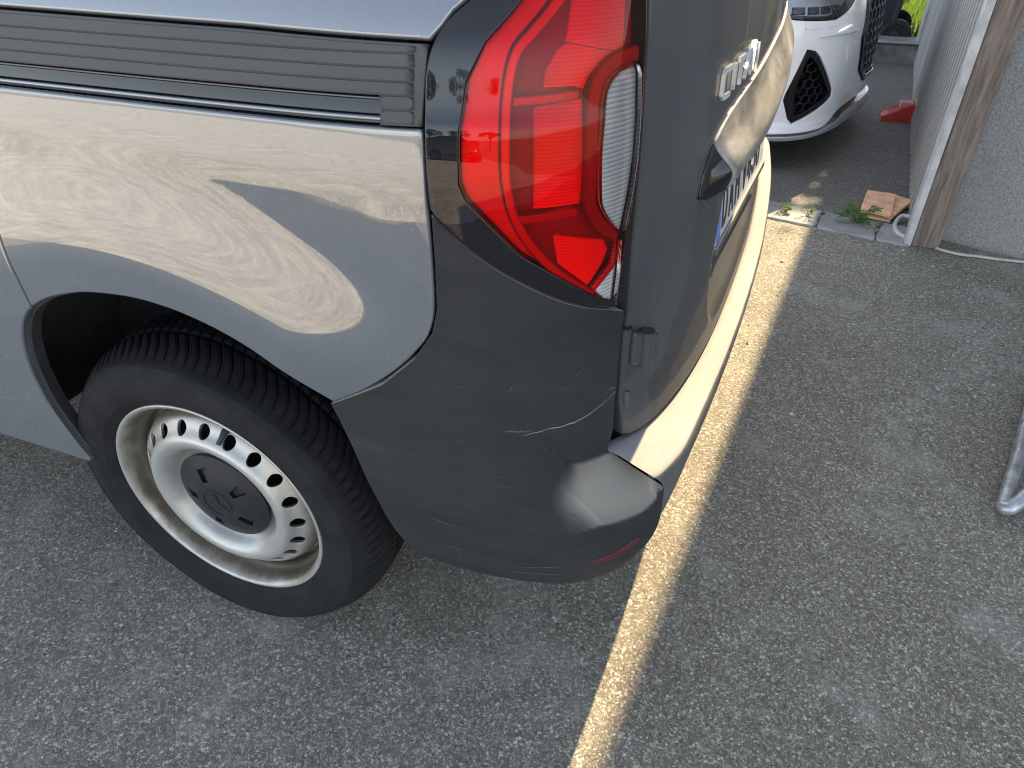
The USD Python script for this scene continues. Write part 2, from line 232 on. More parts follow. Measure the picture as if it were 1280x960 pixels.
# plan curve of the body at tailgate height, from the straight side round the rear corner to the middle of the tailgate
_pp=np.array([(-4.6,.06),(-4.2,.012),(-3.6,.0),(-2.5,.0),(-1.5,.0),(-1.0,.0),(-.7,.0),(-.5,.002),(-.42,.006),(-.36,.014),(-.30,.026),(-.25,.042),(-.205,.064),(-.172,.092),(-.15,.125),(-.131,.165),(-.110,.21),(-.084,.30),(-.067,.40),(-.056,.50),(-.0475,.62),(-.041,.8),(-.039,.93)])
_pp=np.vstack([_pp,np.c_[_pp[-2::-1,0],1.86-_pp[-2::-1,1]]])
_s=np.r_[0,np.cumsum(np.linalg.norm(np.diff(_pp,axis=0),axis=1))]
_i0=5; _s=_s-_s[_i0]-1.0      # u equals x on the straight side (u=-1 at x=-1)
_px=PchipInterpolator(_s,_pp[:,0]); _py=PchipInterpolator(_s,_pp[:,1])
UMAX=_s[(len(_s)-1)//2]
def plan(u):
    u=np.asarray(u,float); P=np.stack([_px(u),_py(u)],-1)
    h=.012
    T=np.stack([_px(u+h)-_px(u-h),_py(u+h)-_py(u-h)],-1); T/=np.linalg.norm(T,axis=-1,keepdims=True)
    return P,np.stack([T[...,1],-T[...,0]],-1)
def sstep(a,b,x):
    t=np.clip((x-a)/(b-a),0,1); return t*t*(3-2*t)
_tz=np.array([.2,.3,.45,.6,.75,.88,.942,.969,.980,1.0,1.02,1.035,1.05,1.11,1.125,1.2,1.3,1.5,1.7,1.80])
_ty=np.array([.050,.029,.016,.0105,.0085,.0045,.0020,.0011,.0011,.0030,.0058,.0082,.0125,.024,.029,.063,.093,.135,.18,.23])
_tum=PchipInterpolator(_tz,_ty)
_rz=np.array([.2,.5,.56,.60,.66,.74,.95,1.1,1.25,1.5,1.7,1.80])
_ro=np.array([.02,.02,.020,.014,.004,0,.0,-.004,-.018,-.07,-.12,-.17])
_rof=PchipInterpolator(_rz,_ro)
XW,ZW=-.82,.317
def body_off(u,z):
    """outward offset of the painted body from the plan curve"""
    w=sstep(-.28,.0,np.where(u>UMAX,2*UMAX-u,u))
    r=np.hypot(u-XW,z-ZW)
    flare=.0245*sstep(.62,1.02,np.arctan2(z-ZW,u-XW))*(1-sstep(.495,.67,r))*(1-sstep(-.44,-.33,u))*sstep(.15,.3,z)
    rear=_rof(z)
    return (1-w)*(flare-_tum(z))+w*rear
def S(u,z,off=0.0):
    u,z=np.broadcast_arrays(np.asarray(u,float),np.asarray(z,float))
    P,N=plan(u); d=body_off(u,z)+off
    return np.stack([P[...,0]+N[...,0]*d,P[...,1]+N[...,1]*d,z],-1)

_bp=np.array([(-.62,.0),(-.5,-.003),(-.42,-.007),(-.36,-.008),(-.28,-.003),(-.2,.010),(-.14,.031),(-.095,.060),(-.065,.091),(-.047,.125),(-.032,.18),(-.021,.28),(-.009,.4),(.004,.6),(.011,.8),(.013,.93)])
def _bump():
    us=np.linspace(-.6,UMAX,160); P,N=plan(us)
    s=np.r_[0,np.cumsum(np.linalg.norm(np.diff(_bp,axis=0),axis=1))]; t=np.linspace(0,s[-1],4000)
    Q=np.stack([PchipInterpolator(s,_bp[:,0])(t),PchipInterpolator(s,_bp[:,1])(t)],-1)
    A=[]
    for p,n in zip(P,N):
        d=Q-p; along=d@n; perp=np.abs(d[:,0]*n[1]-d[:,1]*n[0]); i=np.argmin(perp+np.where(np.abs(along)>.2,9,0)); A.append(along[i])

    return PchipInterpolator(us,gaussian_filter1d(np.array(A),3,mode='nearest'))
_A=_bump()
_kW=PchipInterpolator([-.6,-.3,-.22,-.18,-.15,-.113,-.09,-.075,-.064,-.05,0],[.35,.30,.20,.12,.070,.068,.058,.044,.030,.022,.022])
_kz=PchipInterpolator([-.6,-.3,-.22,-.18,-.15,-.113,-.09,-.075,-.064,-.05,0],[.52,.52,.49,.484,.500,.500,.508,.525,.540,.548,.548])
_ke=PchipInterpolator([-.6,-.22,-.15,-.09,-.062,0],[1.7,1.7,1.0,1.0,2.0,2.0])
def bump_off(u,z):
    v=np.where(u>UMAX,2*UMAX-u,u)
    A=_A(np.clip(v,-.6,UMAX))*sstep(-.60,-.40,v)
    W=_kW(np.clip(v,-.6,.0)); zb=_kz(np.clip(v,-.6,.0)); ex=_ke(np.clip(v,-.6,.0))
    t=np.clip((z-zb)/W,0,1); g=np.clip(1-t+.03*np.sin(2*np.pi*t),0,1)**ex
    tuck=.065*np.clip((.47-z)/.17,0,2)**1.8
    return body_off(u,z)*(1-g)+(A-tuck)*g
def SB(u,z,off=0.0):
    u,z=np.broadcast_arrays(np.asarray(u,float),np.asarray(z,float))
    P,N=plan(u); d=bump_off(u,z)+off
    return np.stack([P[...,0]+N[...,0]*d,P[...,1]+N[...,1]*d,z],-1)


_cp=np.array([(-4.2,-.86),(-3.9,-.90),(-2.0,-.935),(-1.0,-.945),(-.7,-.94),(-.5,-.925),(-.38,-.895),(-.30,-.85),(-.23,-.77),(-.17,-.65),(-.12,-.5),(-.075,-.35),(-.03,-.18),(0,0)])
_cp=np.vstack([_cp,np.c_[_cp[-2::-1,0],-_cp[-2::-1,1]]])+[.37,3.95]
_cs=np.r_[0,np.cumsum(np.linalg.norm(np.diff(_cp,axis=0),axis=1))]; _cs=_cs-_cs[13]     # 0 = middle of the nose
_cx=PchipInterpolator(_cs,_cp[:,0]); _cy=PchipInterpolator(_cs,_cp[:,1])
_co=PchipInterpolator([.05,.12,.17,.20,.24,.30,.45,.60,.68,.76,.84,.95],[-.12,-.05,.012,.015,-.004,-.002,0,-.006,-.018,-.055,-.11,-.25])
def SC(u,z,off=0.0):
    u,z=np.broadcast_arrays(np.asarray(u,float),np.asarray(z,float)); h=.03
    P=np.stack([_cx(u),_cy(u)],-1); T=np.stack([_cx(u+h)-_cx(u-h),_cy(u+h)-_cy(u-h)],-1); T/=np.linalg.norm(T,axis=-1,keepdims=True)
    d=_co(z)+off
    return np.stack([P[...,0]+T[...,1]*d,P[...,1]-T[...,0]*d,z],-1)
# ------------------------------------------------------------------ panels on a curved surface
def _resample(ring, sp):
    c = np.asarray(ring.coords)[:-1]; out = []
    for a, b in zip(c, np.roll(c, -1, 0)):
        n = max(1, int(math.ceil(np.linalg.norm(b-a)/sp))); out.append(a+(b-a)*np.arange(n)[:, None]/n)
    return np.concatenate(out)
def panel(poly, surf, off=0.0, thick=.012, h=.014, bs=.007, r=.003, r2=None):
    """the polygon (u, z) laid on surf as a shell with a rounded edge and a turned-in flange; returns (vertices, faces), normals"""
    poly = shapely.geometry.polygon.orient(Polygon(poly) if not isinstance(poly, Polygon) else poly)
    rings = [poly.exterior]+list(poly.interiors); B, NO, segs, k = [], [], [], 0
    for g in rings:
        b = _resample(g, bs); t = np.roll(b, -1, 0)-np.roll(b, 1, 0); n = np.stack([t[:, 1], -t[:, 0]], -1); n /= np.maximum(np.linalg.norm(n, axis=1, keepdims=True), 1e-9)
        B.append(b); NO.append(n); segs.append(np.arange(k, k+len(b))); k += len(b)
    B = np.concatenate(B); NO = np.concatenate(NO); pts, drop, tilt, edge = [B], [np.full(len(B), r)], [np.full(len(B), 1.35)], [NO]
    bd = poly.boundary
    for f, dr, ti in ((.30, .285, .78), (1.0, 0.0, 0.0)):
        q = B-NO*r*f; d = shapely.distance(shapely.points(q), bd); ok = (d > r*f*.8) & shapely.contains_xy(poly, q[:, 0], q[:, 1])
        pts.append(q[ok]); drop.append(np.full(ok.sum(), r*dr)); tilt.append(np.full(ok.sum(), ti)); edge.append(NO[ok])
    x0, z0, x1, z1 = poly.bounds
    X, Z = np.meshgrid(np.arange(x0, x1, h), np.arange(z0, z1, h)); X = X+(np.arange(X.shape[0]) % 2)[:, None]*h/2
    q = np.stack([X.ravel(), Z.ravel()], -1); q = q[shapely.contains_xy(poly, q[:, 0], q[:, 1])]
    q = q[shapely.distance(shapely.points(q), bd) > max(r*1.6, min(bs, h)*.75)] if len(q) else q
    pts.append(q); drop.append(np.zeros(len(q))); tilt.append(np.zeros(len(q))); edge.append(np.zeros((len(q), 2)))
    P = np.concatenate(pts); D = np.concatenate(drop); T = np.concatenate(tilt)[:, None]; E = np.concatenate(edge)
    tri = Delaunay(P).simplices; c = P[tri].mean(1); tri = tri[shapely.contains_xy(poly, c[:, 0], c[:, 1])]
    a, b, cc = P[tri[:, 0]], P[tri[:, 1]], P[tri[:, 2]]; ar = (b[:, 0]-a[:, 0])*(cc[:, 1]-a[:, 1])-(b[:, 1]-a[:, 1])*(cc[:, 0]-a[:, 0])
    tri = tri[np.abs(ar) > 1e-12]; ar = ar[np.abs(ar) > 1e-12]; tri[ar < 0] = tri[ar < 0][:, ::-1]
    e = .004
    Su = (surf(P[:, 0]+e, P[:, 1], off)-surf(P[:, 0]-e, P[:, 1], off))/(2*e); Sz = (surf(P[:, 0], P[:, 1]+e, off)-surf(P[:, 0], P[:, 1]-e, off))/(2*e)
    N = np.cross(Su, Sz); N /= np.linalg.norm(N, axis=1, keepdims=True)
    V = surf(P[:, 0], P[:, 1], off)-N*D[:, None]
    E3 = Su*E[:, :1]+Sz*E[:, 1:]; E3 -= N*(E3*N).sum(1, keepdims=True); E3 /= np.maximum(np.linalg.norm(E3, axis=1, keepdims=True), 1e-9)
    NN = N*np.cos(T)+E3*np.sin(T)
    nb = len(B); V2 = [V, V[:nb], V[:nb]-N[:nb]*(thick-r)]; N2 = [NN, E3[:nb], E3[:nb]]; F = [tri]; n0 = len(V)
    for s in segs:
        s2 = np.roll(s, -1); F += [np.stack([n0+s, n0+nb+s, n0+nb+s2], -1), np.stack([n0+s, n0+nb+s2, n0+s2], -1)]
    return (np.concatenate(V2), np.concatenate(F)), np.concatenate(N2)
def pan(name, poly, mat_, parent, surf=S, label=None, kind=None, **kw):
    m, n = panel(poly, surf, **kw)
    return obj(name, m, mat_, parent, normals=n, label=label, kind=kind)
def mir(poly): return [(2*UMAX-u, z) for u, z in poly][::-1]
def smoothline(pts, n=40): return [tuple(p) for p in spline(pts, n)]

# ------------------------------------------------------------------ the grey van
van = thing('van', 'grey panel van with black bumper corner, red tail light and silver steel wheel', 'van')
ARCH = smoothline([(-1.075, .36), (-1.09, .43), (-1.101, .50), (-1.098, .56), (-1.083, .62), (-1.056, .671), (-1.018, .708), (-.95, .742), (-.863, .764), (-.788, .77), (-.734, .766), (-.671, .752), (-.613, .729), (-.558, .695), (-.499, .653)], 60)
A_FRONT = [p for p in ARCH if p[0] < -1.0185 or p[1] < .6]; A_REAR = [p for p in ARCH if p[0] > -1.0145 and p[1] > .6]
QEDGE = smoothline([(-.3355, 1.033), (-.335, .977), (-.335, .942), (-.336, .884), (-.339, .82), (-.348, .785), (-.374, .747), (-.421, .703), (-.499, .653)], 40)
GAP = .0035
quarter = [(-1.0145, A_REAR[0][1])]+A_REAR[:-1]+QEDGE[::-1]+[(-1.0145, 1.034)]
quarter = Polygon(quarter).buffer(0)
pan('quarter_panel', quarter, M['paint'], van, h=.010, bs=.006, r=.0035, thick=.012)
pan('sliding_door', [(-2.3, .36)]+A_FRONT+[(-1.0185, .707), (-1.0185, 1.034), (-2.3, 1.034)], M['paint'], van, h=.02, r=.0035, thick=.012)
# upper side: the panel above the ribbed trim, up to the roof
TLTOP = smoothline([(-.326, 1.1135), (-.319, 1.119), (-.302, 1.138), (-.281, 1.152), (-.24, 1.185), (-.19, 1.24), (-.15, 1.31), (-.125, 1.38), (-.08, 1.42)], 24)
pan('upper_side_panel', [(-2.3, 1.122)]+[(-.88, 1.1215), (-.54, 1.119)]+TLTOP+[(-.08, 1.79), (-2.3, 1.79)], M['paint'], van, h=.02, bs=.01, r=.004, thick=.02)
pan('front_side_panel', Polygon([(-4.5, .36), (-2.304, .36), (-2.304, 1.79), (-3.0, 1.79), (-3.65, 1.10), (-4.5, .95)]).difference(Point(-3.54, ZW).buffer(.42)).buffer(0), M['paint'], van, h=.06, bs=.03, thick=.03)
# ribbed plastic trim and sliding door track
TRIM_L = [(-2.3, 1.062), (-.3825, 1.0625), (-.3825, 1.0345), (-.337, 1.0345), (-.3335, 1.066), (-.328, 1.1105), (-.54, 1.116), (-.88, 1.1185), (-2.3, 1.119)]
trim = pan('side_trim', TRIM_L, M['trim'], van, off=-.0005, h=.03, bs=.012, r=.0015, thick=.02)
zs = [1.0665, 1.0785, 1.0905, 1.1025]; ZR = [1.0635]+[z+.0128 for z in zs[:-1]]
for i, (za, zb) in enumerate([(1.0640, 1.0755), (1.0770, 1.0885), (1.0900, 1.1015)]):
    pan('rib', [(-2.29, za), (-.345+.001*i, za), (-.345+.001*i, zb), (-2.29, zb)], M['trim'], trim, off=.0016, h=.03, bs=.012, r=.0008, thick=.003)
pan('rib', [(-2.29, 1.1030), (-.342, 1.1030), (-.341, 1.1085), (-.54, 1.1135), (-.88, 1.1155), (-2.29, 1.1160)], M['trim'], trim, off=.0016, h=.03, bs=.012, r=.0008, thick=.003)
for za, zb in ((1.0505, 1.0625), (1.0375, 1.0490)):
    pan('rib', [(-.3795, za), (-.3455, za), (-.3455, zb), (-.3795, zb)], M['trim'], trim, off=.0016, h=.02, bs=.008, r=.0008, thick=.003)
track = pan('door_track', [(-2.3, 1.030), (-.380, 1.030), (-.380, 1.066), (-2.3, 1.066)], M['gloss'], van, off=-.020, h=.02, bs=.01, r=.001, thick=.004)
us = np.linspace(-2.3, -.384, 60)
obj('rail', tube(S(us, np.full(60, 1.0585), -.007), .0022, 8), M['metal'], track, smooth=50)
obj('track_lip', tube(S(us, np.full(60, 1.0385), -.010), .0030, 8), M['paint'], track, smooth=50)
# dark body shell behind the panel gaps
SHELL = Polygon([(-4.4, .40), (-.30, .36), (UMAX, .36), (2*UMAX+.30, .36), (2*UMAX+4.4, .40), (2*UMAX+4.4, .9), (2*UMAX+3.0, 1.76), (-3.0, 1.76), (-4.4, .9)])
for u0 in (XW, 2*UMAX-XW, -3.54, 2*UMAX+3.54): SHELL = SHELL.difference(Point(u0, ZW).buffer(.50))
SHELL = SHELL.difference(sbox(-.36, .78, .0, 1.42)).difference(sbox(2*UMAX, .78, 2*UMAX+.36, 1.42))
pan('inner_shell', SHELL.buffer(0), M['dark'], van, off=-.034, h=.08, bs=.04, thick=.005)
for f in (lambda p: p, mir): pan('lamp_recess', f([(-.37, .77), (.02, .77), (.02, 1.43), (-.37, 1.43)]), M['dark'], van, off=-.060, h=.03, bs=.02, thick=.004)
obj('underbody', cat_([bx((-4.3, .34, .26), (-.25, 1.52, 1.0)), bx((-4.3, .06, .28), (-4.0, 1.8, .9))]), M['dark'], van)
# wheel arch liners
def liner(x, side):
    a = np.radians(np.linspace(6, 176, 60)); rows = [(.462, .036), (.466, .10), (.462, .30), (.30, .325), (.02, .325)]
    v = np.array([[(x+r_*math.cos(t), y if side < 0 else 1.86-y, ZW+r_*math.sin(t)) for r_, y in rows] for t in a]).reshape(-1, 3); k = len(rows); f = []
    for i in range(len(a)-1):
        for j in range(k-1): q = i*k+j; f += [(q, q+1, q+k+1), (q, q+k+1, q+k)]
    return trimesh.Trimesh(v, f, process=False)
for x in (XW, -3.54):
    for sd in (-1, 1): obj('wheel_arch_liner', liner(x, sd), M['liner'], van, smooth=40)
# dark folded lip of the arch
lip = np.array(ARCH); al = np.r_[lip, [(-.48, .575), (-.463, .52), (-.436, .449), (-.415, .36)]]
pan('arch_lip', LineString([p for p in ARCH]).buffer(.0045, cap_style='flat'), M['seal'], van, off=-.012, h=.02, bs=.008, r=.002, thick=.02)
# the two fixing clips under the liner edge
obj('liner_clip', trimesh.creation.icosphere(2, .009).apply_translation((-.775, .062, .745)), M['trim'], van, smooth=True)

# --- bumper corner (matt black plastic) and the dusty beam across the rear
BARCH = smoothline([(-.503, .6495), (-.481, .575), (-.463, .521), (-.437, .449), (-.415, .36), (-.411, .336)], 24)
BTOP = smoothline([(-.3325, .944), (-.314, .922), (-.279, .890), (-.225, .854), (-.171, .825), (-.101, .796), (-.078, .785)], 30)
SEAM = [(-.103, .572), (-.088, .553), (-.068, .527), (-.064, .486), (-.064, .352)]
RIGHT = smoothline([(-.078, .785), (-.079, .74), (-.080, .69), (-.086, .640), (-.094, .590), (-.103, .572)], 20)
corner = [(-.332, .942)]+BTOP[1:]+RIGHT[1:]+SEAM[1:]+[(-.08, .347), (-.15, .335), (-.24, .324), (-.30, .307), (-.36, .312), (-.411, .334)]+BARCH[::-1][1:]+[(-.418, .7005), (-.371, .7445), (-.345, .784), (-.336, .82), (-.333, .884)]
corner = Polygon(corner).buffer(0)
bump = pan('bumper_corner', corner, M['bumper'], van, surf=SB, off=.0005, h=.0045, bs=.004, r=.0014, thick=.02)
pan('bumper_corner', mir(list(corner.exterior.coords)[:-1]), M['bumper'], van, surf=SB, off=.0005, h=.02, bs=.015, r=.0025, thick=.02)
def refl(f, parent): pan('reflector', f([(-.160, .426), (-.133, .436), (-.108, .455), (-.104, .441), (-.130, .420), (-.157, .419)]), M['red_reflex'], parent, surf=SB, off=.002, h=.006, bs=.004, r=.001, thick=.004)
refl(lambda p: p, bump)
def beam_mesh():
    us = np.concatenate([np.linspace(-.1045, .1, 40), np.linspace(.11, 2*UMAX-.11, 90), np.linspace(2*UMAX-.1, 2*UMAX+.1045, 40)])
    # profile: position from the door (0) to the outer edge (1), height, tuck
    prof = [(-.25, .545, 0), (-.22, .562, 0), (0, .568, 0), (.25, .5675, 0), (.5, .5665, 0), (.75, .565, 0), (.88, .5635, 0), (.95, .5605, 0), (.985, .556, 0), (1.0, .549, 0), (1.0, .535, .0), (1.0, .50, .004), (1.0, .46, .010), (1.0, .42, .018), (1.0, .385, .032), (1.0, .352, .05), (1.0, .340, .07)]
    rows = []
    for g, z, tk in prof:
        e0 = float(np.interp(z, [.486, .527, .553, .572], [-.0632, -.0672, -.0872, -.1022])) if z > .47 else -.0632
        e0 = min(e0, float(np.interp(g, [0, 1], [-.1022, -.0650])) if z > .548 else e0); uz = e0+(us-us[0])*((2*UMAX-e0)-e0)/(us[-1]-us[0])
        P, N = plan(uz); v = np.where(uz > UMAX, 2*UMAX-uz, uz); A = _A(np.clip(v, -.6, UMAX)); b0 = body_off(uz, .575)
        rows.append(np.concatenate([P+N*((b0+(A-b0)*g)-tk)[:, None], np.full((len(uz), 1), z)], -1))
    V = np.stack(rows, 1)
    n, k = len(us), len(prof); i, j = np.meshgrid(np.arange(n-1), np.arange(k-1), indexing='ij'); a = (i*k+j).ravel()
    F = np.concatenate([np.stack([a, a+1, a+k+1], -1), np.stack([a, a+k+1, a+k], -1)])
    # left end follows the slanted seam with the corner piece
    return trimesh.Trimesh(V.reshape(-1, 3), F, process=False), V
bm, BV = beam_mesh()
obj('bumper_beam', bm, M['beam'], van, smooth=45)

# --- tail light
def pl(*a): return list(a)
HOUS = smoothline([(-.24, 1.183), (-.281, 1.1495), (-.302, 1.1355), (-.319, 1.1165), (-.3275, 1.097), (-.3315, 1.071), (-.3330, 1.01), (-.3325, .953), (-.3135, .9285), (-.279, .8965), (-.225, .8605), (-.171, .8315), (-.120, .808), (-.098, .8015)], 60)
TL_R = [(-.096, .848), (-.090, .899), (-.082, .982), (-.080, 1.082), (-.079, 1.141), (-.0795, 1.25), (-.081, 1.415)]
HT = [(-.125, 1.375), (-.15, 1.305), (-.19, 1.236)]
LENS = [(-.165, 1.205), (-.226, 1.151), (-.268, 1.113), (-.288, 1.079), (-.297, 1.032), (-.2985, .980), (-.292, .962), (-.234, .897), (-.187, .865), (-.137, .829), (-.100, .808)]
CL1 = smoothline([(-.092, 1.084), (-.120, 1.079), (-.135, 1.063), (-.139, 1.036), (-.142, .996), (-.139, .953), (-.123, .925), (-.100, .903)], 24)+[(-.092, .947), (-.088, .992), (-.087, 1.035), (-.088, 1.075)]
CL2 = [(-.104, .894), (-.109, .864), (-.138, .839), (-.126, .825), (-.1035, .812), (-.1015, .85)]
LENS_R = [(-.0985, .86), (-.0945, .899), (-.086, .982), (-.084, 1.082), (-.083, 1.141), (-.0835, 1.25), (-.085, 1.40)]
LT = [(-.12, 1.35), (-.14, 1.29)]
def tail_light(f, fine, lab):
    t = thing('tail_light', lab, None, parent=van) if False else tag(UsdGeom.Xform.Define(stage, path_of('tail_light', van)), lab)
    h, b = (.008, .005) if fine else (.02, .012)
    hp = Polygon(HOUS+TL_R+HT).buffer(0); lp = Polygon(LENS+LENS_R+LT).buffer(0); c1 = Polygon(CL1).buffer(0); c2 = Polygon(CL2).buffer(0)
    fx = lambda p: p if f is None else Polygon(mir(list(p.exterior.coords)[:-1]), [mir(list(i.coords)[:-1]) for i in p.interiors])
    pan('lamp_housing', fx(hp.difference(lp.buffer(-.0005))), M['gloss'], t, off=.004, h=h, bs=b, r=.002, thick=.03)
    lens_p = lp.difference(c1.buffer(.0015)).difference(c2.buffer(.001))
    lens_p = max(getattr(lens_p, 'geoms', [lens_p]), key=lambda g: g.area)
    pan('red_lens', fx(lens_p), M['red_lens'], t, off=.0055, h=h, bs=b, r=.002, thick=.006)
    pan('clear_lens', fx(c1), M['clear_lens'], t, off=.0055, h=h, bs=b, r=.0015, thick=.006)
    pan('clear_lens', fx(c2), M['clear_lens'], t, off=.0055, h=h, bs=b, r=.0008, thick=.006)
    pan('lamp_base', fx(lp.buffer(.002)), M['lamp_back'], t, off=-.016, h=h, bs=b, r=.001, thick=.004)
    if not fine: return
    RIM = smoothline([(-.06, 1.29), (-.125, 1.21), (-.155, 1.18), (-.187, 1.148), (-.214, 1.125), (-.237, 1.102), (-.245, 1.072), (-.248, 1.043), (-.249, .996), (-.244, .955), (-.232, .924), (-.207, .888), (-.172, .855), (-.137, .829)], 60)
    rim = LineString(RIM).buffer(.0052, cap_style='flat')
    left = lp.difference(LineString(RIM+[(-.09, .795)]).buffer(.0057, cap_style='flat')); left = max((g for g in left.geoms), key=lambda g: -g.centroid.x)
    pan('side_band', left.buffer(-.001), M['lamp_band'], t, off=-.006, h=h, bs=b, r=.002, thick=.012)
    pan('lamp_rim', rim, M['lamp_rim'], t, off=.0, h=h, bs=b, r=.0025, thick=.016)
    for p in ([(-.135, 1.24), (-.168, 1.147), (-.179, 1.111), (-.102, 1.096), (-.096, 1.143), (-.09, 1.25)], [(-.190, 1.103), (-.204, 1.085), (-.206, 1.070), (-.170, 1.070), (-.158, 1.066), (-.150, 1.078), (-.132, 1.091), (-.106, 1.096), (-.178, 1.110)],
              [(-.218, 1.053), (-.1595, 1.058), (-.1605, .948), (-.218, .947)], [(-.194, .916), (-.120, .896), (-.111, .880), (-.120, .862), (-.140, .839), (-.186, .877)]):
        pan('ribbed_reflector', p, M['lamp_rib'], t, off=-.010, h=h, bs=b, r=.001, thick=.006)
    for p in ([(-.241, 1.0635), (-.241, 1.0545), (-.17, 1.059), (-.166, 1.063), (-.168, 1.068)], [(-.236, .942), (-.233, .932), (-.169, .937), (-.166, .944), (-.172, .947)]):
        pan('lamp_bar', p, M['lamp_bar'], t, off=-.002, h=h, bs=b, r=.002, thick=.014)
    cf = LineString(smoothline([(-.086, 1.094), (-.120, 1.090), (-.140, 1.077), (-.149, 1.057), (-.152, 1.03), (-.1525, .955), (-.143, .932), (-.103, .899)], 40)).buffer(.0075, cap_style='flat').difference(c1.buffer(.002))
    cf = max(getattr(cf, 'geoms', [cf]), key=lambda g: g.area)
    pan('clear_lens_frame', cf, M['lamp_dark'], t, off=-.001, h=h, bs=b, r=.002, thick=.014)
    pan('clear_reflector', c1.buffer(.001), M['lamp_clear'], t, off=-.004, h=.004, bs=b, r=.001, thick=.004)
    pan('clear_reflector', c2.buffer(.001), M['lamp_clear'], t, off=-.004, h=.004, bs=.003, r=.0006, thick=.004)
tail_light(None, True, 'left tail light'); tail_light(mir, False, 'right tail light')

# --- rear door with handle trim, badge, hinges and number plate
def door_off(u, z):
    v = np.where(u > UMAX, 2*UMAX-u, u); rec = .030*sstep(.24, .31, v)*sstep(.60, .635, z)*(1-sstep(.90, .93, z))
    return -rec
def SD(u, z, off=0.0): return S(u, z, np.asarray(off)+door_off(np.asarray(u, float), np.asarray(z, float)))
DL = [(-.0745, .640), (-.0715, .705), (-.0685, .785), (-.0735, .883), (-.0745, .981), (-.0740, 1.081), (-.0735, 1.14), (-.0745, 1.25), (-.0755, 1.79)]
SPLIT = 2*UMAX-.36
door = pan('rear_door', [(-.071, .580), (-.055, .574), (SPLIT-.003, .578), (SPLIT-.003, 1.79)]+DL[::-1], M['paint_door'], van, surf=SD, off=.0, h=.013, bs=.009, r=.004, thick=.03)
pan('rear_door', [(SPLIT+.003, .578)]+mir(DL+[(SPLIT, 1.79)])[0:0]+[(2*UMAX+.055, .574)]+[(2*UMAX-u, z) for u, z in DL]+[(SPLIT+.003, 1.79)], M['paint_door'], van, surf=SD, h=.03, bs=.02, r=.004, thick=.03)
GT = [(.085, .885), (.090, .915), (.110, .945), (.140, .966), (.185, .980), (.30, .990), (.432, .995), (.55, .999), (UMAX, 1.001)]
GB = [(.100, .879), (.14, .886), (.18, .891), (.246, .890), (.378, .883), (.5, .877), (UMAX, .872)]
def SG(u, z, off=0.0):
    u = np.asarray(u, float); z = np.asarray(z, float); v = np.where(u > UMAX, 2*UMAX-u, u)
    k = sstep(.082+.2*np.clip(z-.91, -.1, .1), .150-.25*np.clip(z-.91, -.1, .1), v)
    zt = np.interp(v, [p[0] for p in GT], [p[1] for p in GT]); zb = np.interp(v, [p[0] for p in GB], [p[1] for p in GB]); f = np.clip((z-zb)/np.maximum(zt-zb, .02), 0, 1)
    return S(u, z, np.asarray(off)+.003+k*(.030*sstep(0, .75, 1-f)-.006*sstep(.6, 1.0, 1-f)))
gp = smoothline(GT, 40); gb = smoothline(GB, 20)
gar = gb+[(2*UMAX-u, z) for u, z in gb[::-1][1:]]+[(2*UMAX-u, z) for u, z in gp]+gp[::-1][1:]
gar = Polygon(gar).buffer(0); ENDC = Polygon([(.0, .7), (.134, .7), (.140, .90), (.118, .955), (.0, 1.1)])
pan('door_handle_trim', gar.difference(ENDC), M['handle'], door, surf=SG, off=.0012, h=.009, bs=.007, r=.003, thick=.06)
pan('handle_end_cap', gar.intersection(ENDC), M['gloss'], door, surf=SG, h=.007, bs=.005, r=.002, thick=.05)
# hinges
def hinge(f, parent):
    hp = f([(-.066, .700), (-.014, .682), (-.012, .728), (-.066, .752)])
    pan('hinge', hp, M['paint_door'], parent, off=.013, h=.008, bs=.006, r=.003, thick=.012)
    u = f([(-.040, .7)])[0][0]; z0, z1 = .690, .745; zz = np.linspace(z0, z1, 8)
    obj('hinge_pin', tube(S(np.full(8, u), zz, .013), .010, 14), M['paint_door'], parent, smooth=50)
    u = f([(-.070, .7)])[0][0]; obj('hinge_seal', tube(S(np.full(8, u), np.linspace(.678, .757, 8), .0), .008, 12), M['seal'], parent, smooth=50)
hinge(lambda p: p, door)
for zc in (1.52,):
    obj('hinge_pin', tube(S(np.full(8, -.05), np.linspace(zc-.03, zc+.03, 8), .010), .010, 12), M['paint_door'], door, smooth=50)
# door edge stop and latch hole
pan('door_stop', [(-.068, .628), (-.058, .624), (-.056, .648), (-.066, .652)], M['trim'], door, off=.003, h=.006, bs=.004, r=.0015, thick=.006)
def on_door(m, u0, z0, off, slant=0.0):
    v = np.array(m.vertices); w = S(u0+v[:, 0], z0+v[:, 1]+slant*v[:, 0], 0)
    e = .004; Su = S(u0+v[:, 0]+e, z0+v[:, 1])-S(u0+v[:, 0]-e, z0+v[:, 1]); Sz = S(u0+v[:, 0], z0+v[:, 1]+e)-S(u0+v[:, 0], z0+v[:, 1]-e)
    n = np.cross(Su, Sz); n /= np.linalg.norm(n, axis=1, keepdims=True)
    return trimesh.Trimesh(w+n*(off+v[:, 2:]), m.faces, process=False)
def glyph(ch, H):
    """wide, thin badge capitals as strokes"""
    w = .0066; L = {'C': [[(.036, .033), (.008, .033), (.002, .028), (.002, .005), (.008, 0), (.036, 0)]], 'I': [[(.003, 0), (.003, .033)]], 'T': [[(0, .033), (.036, .033)], [(.018, .033), (.018, 0)]],
              'A': [[(0, 0), (.017, .033), (.023, .033), (.040, 0)], [(.008, .010), (.032, .010)]], 'N': [[(.003, 0), (.003, .033), (.035, 0), (.035, .033)]]}[ch]
    g = shapely.union_all([LineString(l).buffer(w/2, cap_style='flat', join_style='mitre') for l in L])
    return g
x = .113
